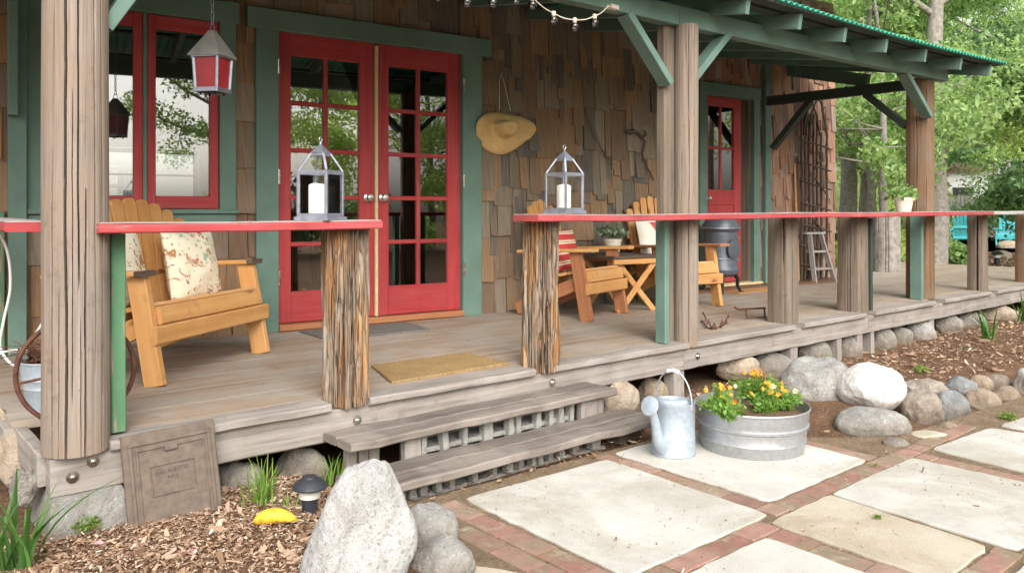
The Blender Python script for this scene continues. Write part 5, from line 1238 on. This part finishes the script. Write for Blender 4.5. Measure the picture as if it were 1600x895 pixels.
# ------------------------------------------------------------------ path lights
def pathlight(loc, lab, S=1.0):
    t = thing('path_light', lab, 'garden light', loc); B = lambda nm, mb, m: build(nm, mb, m, t, world=False, smooth=35)
    mb = MB(); mb.lathe([(0, -.05), (.012 * S, 0), (.03 * S, .0), (.032 * S, .085 * S), (0, .086 * S)], 24); B('stake', mb, M['lampblack'])
    mb = MB(); mb.lathe([(.036 * S, .086 * S), (.043 * S, .09 * S), (.045 * S, .13 * S), (0, .131 * S)], 28); B('lens', mb, M['frost'])
    mb = MB(); mb.lathe([(.0, .131 * S), (.07 * S, .128 * S), (.072 * S, .134 * S), (.055 * S, .155 * S), (.03 * S, .168 * S), (.028 * S, .176 * S), (0, .178 * S)], 32); B('cap', mb, M['lampblack']); return t
q = atz(484, 806, .03); pathlight((q.x, q.y, .02), 'low black and white path light behind the pointed pale boulder', .92)
q = atd(1558, 16, .1); pathlight((q.x, q.y, .1), 'small path light on the far bank right of the split rail post', 1.6)
# ------------------------------------------------------------------ yellow squash, petals, sticks
q = atz(430, 822, .045); t = thing('yellow_squash', 'curved yellow squash lying on the wood chips', 'squash', (q.x, q.y, .068), math.atan2(rt.y, rt.x) + .12)
pts = [V((-.075 + .15 * k / 12, 0, .020 * math.sin(math.pi * k / 12) - .004)) for k in range(13)]; mb = MB(); mb.tube(pts, [.008, .017, .0225, .0255, .027, .0275, .027, .026, .0245, .022, .018, .013, .006], 20); build('flesh', mb, M['yellow'], t, world=False, smooth=80)
mb = MB(); mb.tube([(.072, 0, -.003), (.083, 0, -.004)], [.006, .005], 8); build('stalk', mb, M['pansygreen'], t, world=False)
def petals(px, py, z, r, n_, m, lab, seed):
    q = atz(px, py, z); mb = MB(); rs = random.Random(seed)
    for i in range(n_): flower(mb, q + V((rs.gauss(0, r * .4), rs.gauss(0, r * .4), r * .25)), r, rs, V((rs.gauss(0, .6), rs.gauss(-.3, .5), 1)).normalized())
    single('fallen_flower', mb, m, lab, 'flower', origin=q, recalc=False)
petals(296, 868, .05, .017, 4, M['pink'], 'bright pink fallen flower on the wood chips', 1)
petals(149, 850, .05, .014, 2, M['pinkpale'], 'faded pink petal near the strappy plant', 2)
petals(192, 663, D, .016, 3, M['pinkpale'], 'faded pink flower on the deck by the green board', 3)
mb = MB(); mb.tube([atz(405, 872, .04), atz(440, 864, .052), atz(487, 856, .05)], [.005, .006, .004], 7); single('stick', mb, M['clay'], 'thin bleached stick on the chips left of the pointed boulder', 'stick', origin=atz(440, 864, .04))
# ------------------------------------------------------------------ plants at ground level
def blades(name, lab, c, n_, L, w_, spread, seed, m, droop=.5, cat='plant', lean_=V((0, 0, 0))):
    rs = random.Random(seed); mb = MB(); c = V(c)
    for i in range(n_):
        a = rs.random() * 6.28; out = V((math.cos(a), math.sin(a), 0)) + lean_; p = c + V((rs.gauss(0, spread * .2), rs.gauss(0, spread * .2), -.01)); l = L * rs.uniform(.55, 1.1); s_ = V((-out.y, out.x, 0)).normalized(); k = 7; b0 = len(mb.v); tilt = rs.uniform(.15, 1.0) * droop
        for j in range(k + 1):
            t_ = j / k; q = p + V((0, 0, l * t_ * (1 - .35 * tilt * t_))) + out * l * (tilt * .75 * t_ * t_ + .12 * t_); ww = w_ * (1 - t_ ** 2.2) * .5 + .0006
            mb.v += [q - s_ * ww, q + V((0, 0, -ww * .5)) + out * ww * .35, q + s_ * ww]
        for j in range(k):
            r_ = b0 + j * 3; mb.face((r_, r_ + 1, r_ + 4, r_ + 3)); mb.face((r_ + 1, r_ + 2, r_ + 5, r_ + 4))
    return single(name, mb, m, lab, cat, origin=c, recalc=False, smooth=180)
blades('strappy_plant', 'long leaved strappy plant in the bottom left corner', atz(22, 888, .04), 26, .34, .017, .16, 1, M['blade'], .8, lean_=V((.15, 0, 0)))
blades('grass_tuft', 'tall green grass tuft left of the path light', atz(408, 788, .03), 46, .21, .006, .12, 2, M['grass'], .55, 'grass')
blades('grass_tuft', 'small weedy tuft between the slanted rock and the step', atz(520, 752, .02), 22, .15, .006, .1, 3, M['grass'], .7, 'grass')
blades('grass_tuft', 'thin green weed at the left foot of the grass tuft', atz(450, 795, .03), 12, .08, .006, .1, 13, M['grass'], .9, 'grass')
blades('strappy_plant', 'strappy plant in the chips beside the far deck edge', atz(1542, 527, .05), 16, .30, .022, .12, 4, M['blade'], .6, lean_=V((-.35, .1, 0)))
blades('strappy_plant', 'strappy plant cut off by the right edge beside the deck', atz(1600, 500, .05), 14, .32, .022, .12, 5, M['blade'], .7, lean_=V((-.3, .1, 0)))
blades('grass_tuft', 'few grass blades under the deck above the big grey boulder', atY(1294, 574, 3.22), 7, .16, .008, .04, 6, M['grass'], .25, 'grass')
def weed(px, py, z, r, n_, lab, m, seed, sz=.009):
    q = atz(px, py, z); mb = MB(); leaf_cloud(mb, [(q + V((0, 0, r * .4)), r)], n_, sz, seed, .6); single('ground_plant', mb, m, lab, 'weed', origin=q, recalc=False)
weed(133, 826, .04, .055, 520, 'bright green succulent at the foot of the concrete pier', M['moss'], 1)
weed(1440, 582, .04, .06, 320, 'moss patch on the soil behind the capping rocks', M['moss'], 2)
weed(1575, 655, -.01, .045, 300, 'small weed between the wall rocks and the far slabs', M['moss'], 3)
weed(1367, 728, 0, .016, 40, 'tiny weed growing in the brick joint', M['moss'], 4, .006)
weed(1371, 809, .004, .014, 30, 'tiny green leaf sprig on the buff slab', M['moss'], 5, .008)
weed(714, 852, 0, .02, 40, 'tiny weed beside the low grey boulder', M['moss'], 6, .007)
# ------------------------------------------------------------------ wood chips
def chips(name, region, n_, seed, size, zf, extra=None):
    rs = random.Random(seed); mb = MB(); k = 0
    while k < n_:
        x, y = rs.uniform(region[0], region[1]), rs.uniform(region[2], region[3])
        if extra and not extra(x, y): continue
        s_ = size * (.25 + .75 * rs.random() ** 2.2) * (2.8 if rs.random() < .025 else 1); L, w_, h_ = s_, s_ * rs.uniform(.18, .5), s_ * rs.uniform(.05, .16)
        Rm = Matrix.Rotation(rs.random() * 6.28, 3, 'Z') @ Matrix.Rotation(rs.gauss(0, .35), 3, 'Y') @ Matrix.Rotation(rs.gauss(0, .35), 3, 'X'); c = V((x, y, zf(x, y) + rs.uniform(-.002, .010))); b0 = len(mb.v)
        for sx in (-1, 1):
            for sy in (-1, 1):
                for sz in (-1, 1): mb.v.append(c + Rm @ V((sx * L / 2 * (1 - .15 * (sy + 1)), sy * w_ / 2 * (1 if sx < 0 else .6), sz * h_ / 2)))
        for f in ((0, 1, 3, 2), (4, 6, 7, 5), (0, 4, 5, 1), (2, 3, 7, 6), (0, 2, 6, 4), (1, 5, 7, 3)): mb.face([b0 + q for q in f])
        k += 1
    o = build(name, mb, M['chip'], None, recalc=False); tag(o, kind='stuff'); return o
gl = lambda x, y: gz(x, y) + .006
chips('wood_chips', (.2, 1.62, 1.9, 3.3), 15000, 1, .027, gl, lambda x, y: y > 2.35 - .2 * (x < 1.2) and (x < 1.55 or y > 2.8))
chips('wood_chips', (4.15, 10.5, 2.2, 3.36), 4200, 2, .048, lambda x, y: gz(x, y) + .006, lambda x, y: x > 4.6 or y > 2.6)
chips('leaf_litter', (1.5, 4.6, 2.62, 3.2), 1100, 3, .03, lambda x, y: .004, lambda x, y: y > 2.72 or x > 3.85)
chips('joint_grit', (1.6, 5.2, .7, 2.72), 1500, 8, .013, lambda x, y: .002, lambda x, y: noise.noise(V((x * 3, y * 3, 4))) > .12)
chips('leaf_litter', (11, 20, 3.5, 9), 2500, 4, .16, lambda x, y: gz(x, y) + .01)
# ------------------------------------------------------------------ far garden
q = atd(1512, 25, .05)
tq = M['turq']; far = [(1504, 24.5, 'turquoise garden chair in the distance left of the split rail post', 1.9), (1572, 25.5, 'turquoise garden chair in the distance by the right edge', -1.3), (1411, 24, 'turquoise garden chair glimpsed left of the brown corner post', .4)]
for px, dep, lab, rz in far: adirondack('garden_chair', lab, 'chair', atd(px, dep, .055), rz, .52, 5, (tq, tq, tq, tq), 'turquoise chairs on the pale drive', rec=.25, back_top=1.0)
sp = atd(1502, 37, 0); t = thing('shed', 'pale shed seen through the trees beyond the drive', 'shed', (sp.x, sp.y, 0), math.atan2(rt.y, rt.x))
mb = MB(); mb.box((-2.2, 0, 0), (1.2, 3, 2.9), .01); build('wall', mb, M['white'], t, world=False)
mb = MB(); mb.board((-.5, -.3, 2.95), (-.5, 3.3, 3.5), 4.0, .1, bev=0); build('roof', mb, M['postbrown'], t, world=False)
mb = MB(); mb.box((-.4, -.02, 1.3), (.5, .0, 2.2), .01); build('window', mb, M['dark'], t, world=False)
sp = atd(1490, 33.5, 0); t = thing('board_fence', 'grey board fence in front of the pale shed', 'fence', (sp.x, sp.y, 0), math.atan2(rt.y, rt.x))
mb = MB()
for i in range(70): mb.box((-6 + i * .17, 0, .02), (-6 + i * .17 + .155, .025, 1.75 + .02 * math.sin(i * 7)), .004)
build('boards', mb, M['fencegrey'], t, world=False)
mb = MB(); mb.box((-6, .03, .4), (5.9, .07, .5), .004); mb.box((-6, .03, 1.3), (5.9, .07, 1.4), .004); build('rail', mb, M['fencegrey'], t, world=False)

def tree_parts(seed, H, CR, TR, nl, ls, cb=.35, lean=0.0, fork=.3):
    rs = random.Random(seed); mt = MB(); cs = []
    pts = [V((lean * H * (k / 8) ** 1.3 + rs.gauss(0, .04), rs.gauss(0, .05), H * .92 * k / 8)) for k in range(9)]; mt.tube(pts, [TR * (1.25 if k == 0 else 1) * (1 - .85 * k / 8) + .01 for k in range(9)], 12)
    for i in range(11):
        t_ = rs.uniform(cb * .8, .95); k = min(7, int(t_ * 8)); p = pts[k].lerp(pts[k + 1], t_ * 8 - k); a = i * 2.4 + rs.gauss(0, .3); L = CR * rs.uniform(.6, 1.0) * (1.15 - .5 * abs(t_ - .55))
        d_ = V((math.cos(a), math.sin(a), rs.uniform(.1, .7))); m_ = p + d_ * L * .5 + V((0, 0, -.05 * L)); e = p + d_ * L; r_ = TR * .42 * (1 - t_ * .6); mt.tube([p, m_, e], [r_, r_ * .6, r_ * .2], 7)
        cs += [(e, CR * .26), (m_ + V((rs.gauss(0, .3), rs.gauss(0, .3), .2)), CR * .24)]
        for j in range(4):
            b = m_.lerp(e, rs.random()); e2 = b + V((rs.gauss(0, 1), rs.gauss(0, 1), rs.gauss(-.1, .6))).normalized() * L * .42; mt.tube([b, e2], [r_ * .3, r_ * .08], 5); cs.append((e2, CR * rs.uniform(.16, .26)))
    ml = MB(); leaf_cloud(ml, cs, nl, ls, seed + 5, .8, 1.9, .2); return mt, ml
protos = {}
def tree(kind, lab, loc, rz, S, group='trees beyond the porch', cat='tree'):
    if kind not in protos:
        sd, H, CR, TR, nl, ls, cb, m, ln = dict(tall=(1, 9.5, 3.1, .24, 22000, .072, .28, 'leaf1', .02), light=(2, 8.0, 2.8, .13, 18000, .07, .22, 'leaf3', .05), dark=(3, 7.5, 3.0, .2, 24000, .075, .10, 'leaf2', -.03), slim=(4, 7.0, 1.9, .08, 9000, .065, .25, 'leaf1', .06))[kind]
        t = thing('tree', lab, cat, loc, rz, group); mt, ml = tree_parts(sd, H, CR, TR, nl, ls, cb, ln)
        build('trunk', mt, M['barkgrey'], t, world=False, smooth=60); build('crown', ml, M[m], t, world=False, recalc=False); protos[kind] = t
    else:
        t = copy_tree(protos[kind]); t.location = loc; t.rotation_euler = (0, 0, rz); t['label'] = lab; t['group'] = group
    t.scale = (S,) * 3; return t
TR = [
 ('tall', 'stout grey trunked tree directly behind the brown corner post', 1459, 14.4, .3, .95),
 ('tall', 'grey trunked tree just right of the cedar wall corner', 1326, 17.5, 2.2, .85),
 ('slim', 'slender young tree between the cedar wall and the corner post', 1386, 13.0, 1.0, .9),
 ('slim', 'slender leaning tree left of the corner post', 1362, 15.5, 3.4, 1.0),
 ('light', 'yellow green tree behind the slender young trees', 1350, 20, .8, 1.0),
 ('light', 'yellow green tree filling the gap right of the corner post', 1540, 46, 4.0, 1.5),
 ('dark', 'deep green drooping tree at the right edge', 1720, 15.5, 1.2, .95),
 ('dark', 'deep green tree far behind the corner post', 1435, 33, 5.0, 1.15),
 ('light', 'bright tree rising above the roof end', 1240, 21, 2.5, 1.15),
 ('tall', 'tall bright tree behind the right edge chairs', 1655, 33, 1.4, 1.15),
 ('tall', 'tall tree far back over the roof line', 1420, 44, 4.4, 1.5),
 ('dark', 'deep green tree behind the shed', 1510, 48, 2.0, 1.4),
 ('light', 'far yellow green tree beyond the cedar wall', 1290, 36, 3.0, 1.4),
 ('tall', 'far tree beyond the right edge', 1690, 42, .4, 1.5),
 ('light', 'pale tree far right behind the drooping one', 1770, 24, 5.4, 1.1),
]
for k, lab, px, dep, rz, S in TR: tree(k, lab, atd(px, dep, 0), rz, S)
def shrub(lab, px, dep, R_, m, seed, n_=5000, ls=.065, z=.05, sq=.8, name='shrub'):
    c = atd(px, dep, z); rs = random.Random(seed); t = thing(name, lab, 'shrub', c); mb = MB()
    cs = [(V((rs.gauss(0, .45), rs.gauss(0, .45), .25 + abs(rs.gauss(.3, .35)) * sq)) * R_, R_ * rs.uniform(.3, .5)) for _ in range(12)]; leaf_cloud(mb, cs, n_, ls, seed, .9, 2.0); build('foliage', mb, M[m], t, world=False, recalc=False)
    mb = MB()
    for c_, r in cs[:7]: mb.tube([(0, 0, 0), c_ * .6, c_], [.02, .014, .006], 6)
    build('stem', mb, M['barkgrey'], t, world=False)
for i, a in enumerate([('leafy shrub at the foot of the cedar wall corner', 1330, 15.5, .9, 'leaf1'), ('broad leaved shrub between the wall corner and the log post', 1362, 14.2, .7, 'leaf3'), ('low green shrub behind the stout log post', 1402, 17, .9, 'leaf1'), ('small fern like shrub left of the split rail post', 1484, 15.2, .5, 'leaf1'), ('wide spreading shrub above the turquoise chairs', 1562, 29.5, 2.0, 'leaf2'), ('dense shrub at the right edge behind the chairs', 1640, 30, 2.6, 'leaf1'), ('dark shrub hiding the fence foot', 1440, 30, 1.8, 'leaf2'), ('sage green ground shrub on the far bank', 1505, 16.2, .35, 'leafsage'), ('yellow green bush far left of the corner post', 1300, 24, 2.2, 'leaf3'), ('bright bush far behind the slender trees', 1375, 27, 2.0, 'leaf3')]):
    shrub(*a, seed=200 + i)
for i, (px, py, w_, lab) in enumerate(((1500, 408, 26, 'pale edging stone on the far bank beside the split rail post'), (1522, 414, 22, 'brown edging stone on the far bank'), (1565, 400, 30, 'large pale edging stone on the far bank by the right edge'), (1575, 385, 34, 'low pale rock in front of the far turquoise chair'))):
    q = atz(px, py, .1); rock(px, py, w_, w_ * .6, q.y, 'edging_stone', lab, M['rock_tan'], 300 + i)

# across the garden behind the viewer: seen mirrored in the window glass
for k, lab, x, y, rz, S in (('tall', 'tree across the garden mirrored in the right of the window', 4.7, -12.0, .5, .8), ('light', 'bright tree across the garden mirrored in the french doors', 7.6, -12, 2, .95), ('light', 'tall tree across the garden beyond the patio', 11, -12, 4, 1.0), ('light', 'pale tree across the garden mirrored in the back door', 14, -2.2, 1, .8), ('dark', 'dark tree far across the garden', -8, -16, 3, 1.1)):
    tree(k, lab, V((x, y, 0)), rz, S, 'trees across the garden')
for i, (x, y, R_, m) in enumerate(((4.6, -11, 1.1, 'leaf1'), (6.6, -10.5, 1.2, 'leaf2'), (8.3, -11, 1.3, 'leaf1'), (12, -10, 1.4, 'leaf3'))):
    rs = random.Random(400 + i); t = thing('shrub', ['light green shrub across the garden mirrored in the window', 'dark shrub across the garden mirrored in the left door', 'leafy shrub across the garden mirrored in the right door', 'yellow green shrub across the garden at the far side'][i], 'shrub', (x, y, 0)); mb = MB()
    leaf_cloud(mb, [(V((rs.gauss(0, .5), rs.gauss(0, .5), .3 + abs(rs.gauss(.4, .4)))) * R_, R_ * .45) for _ in range(12)], 3500, .1, i, .9, 2.0); build('foliage', mb, M[m], t, world=False, recalc=False)

# ------------------------------------------------------------------ camera, light, render
cd = bpy.data.cameras.new('camera'); cam = bpy.data.objects.new('camera', cd); col.objects.link(cam); sc.camera = cam
cd.sensor_fit = 'HORIZONTAL'; cd.sensor_width = 36; cd.lens = F / 1600 * 36; cd.shift_y = -(447.5 - HY) / 1600; cd.clip_end = 400; cd.clip_start = .05
cam.location = (0, 0, EYE); cam.rotation_euler = (rad(90), 0, A - rad(90))
w = bpy.data.worlds.new('World'); sc.world = w; w.use_nodes = True; nt = w.node_tree; bg = nt.nodes['Background']
EL, AZ = rad(38), rad(208)                              # soft high sun from behind the viewer's left
sky = nt.nodes.new('ShaderNodeTexSky'); sky.sky_type = 'NISHITA'; sky.sun_disc = False; sky.sun_elevation = EL; sky.sun_rotation = AZ; sky.air_density = 1.4; sky.dust_density = 4.0; sky.ozone_density = 1.0
hs = nt.nodes.new('ShaderNodeHueSaturation'); hs.inputs['Saturation'].default_value = .35
nt.links.new(sky.outputs[0], hs.inputs['Color']); nt.links.new(hs.outputs[0], bg.inputs[0]); bg.inputs[1].default_value = .15
sd = bpy.data.lights.new('sun', 'SUN'); so = bpy.data.objects.new('sun', sd); col.objects.link(so); sd.energy = 1.1; sd.angle = rad(50); sd.color = (1, .96, .89)
dirv = V((math.sin(AZ) * math.cos(EL), math.cos(AZ) * math.cos(EL), math.sin(EL))); so.rotation_euler = dirv.to_track_quat('Z', 'Y').to_euler(); so.location = (-3, -4, 9)
vs = sc.view_settings; vs.view_transform = 'Standard'; vs.look = 'None'; vs.gamma = 1; vs.use_curve_mapping = False; vs.exposure = 1.2
sc.render.engine = 'CYCLES'; sc.cycles.use_denoising = True; sc.cycles.max_bounces = 10; sc.cycles.diffuse_bounces = 5; sc.cycles.glossy_bounces = 4; sc.cycles.transparent_max_bounces = 16; sc.cycles.transmission_bounces = 6; sc.cycles.sample_clamp_indirect = 6
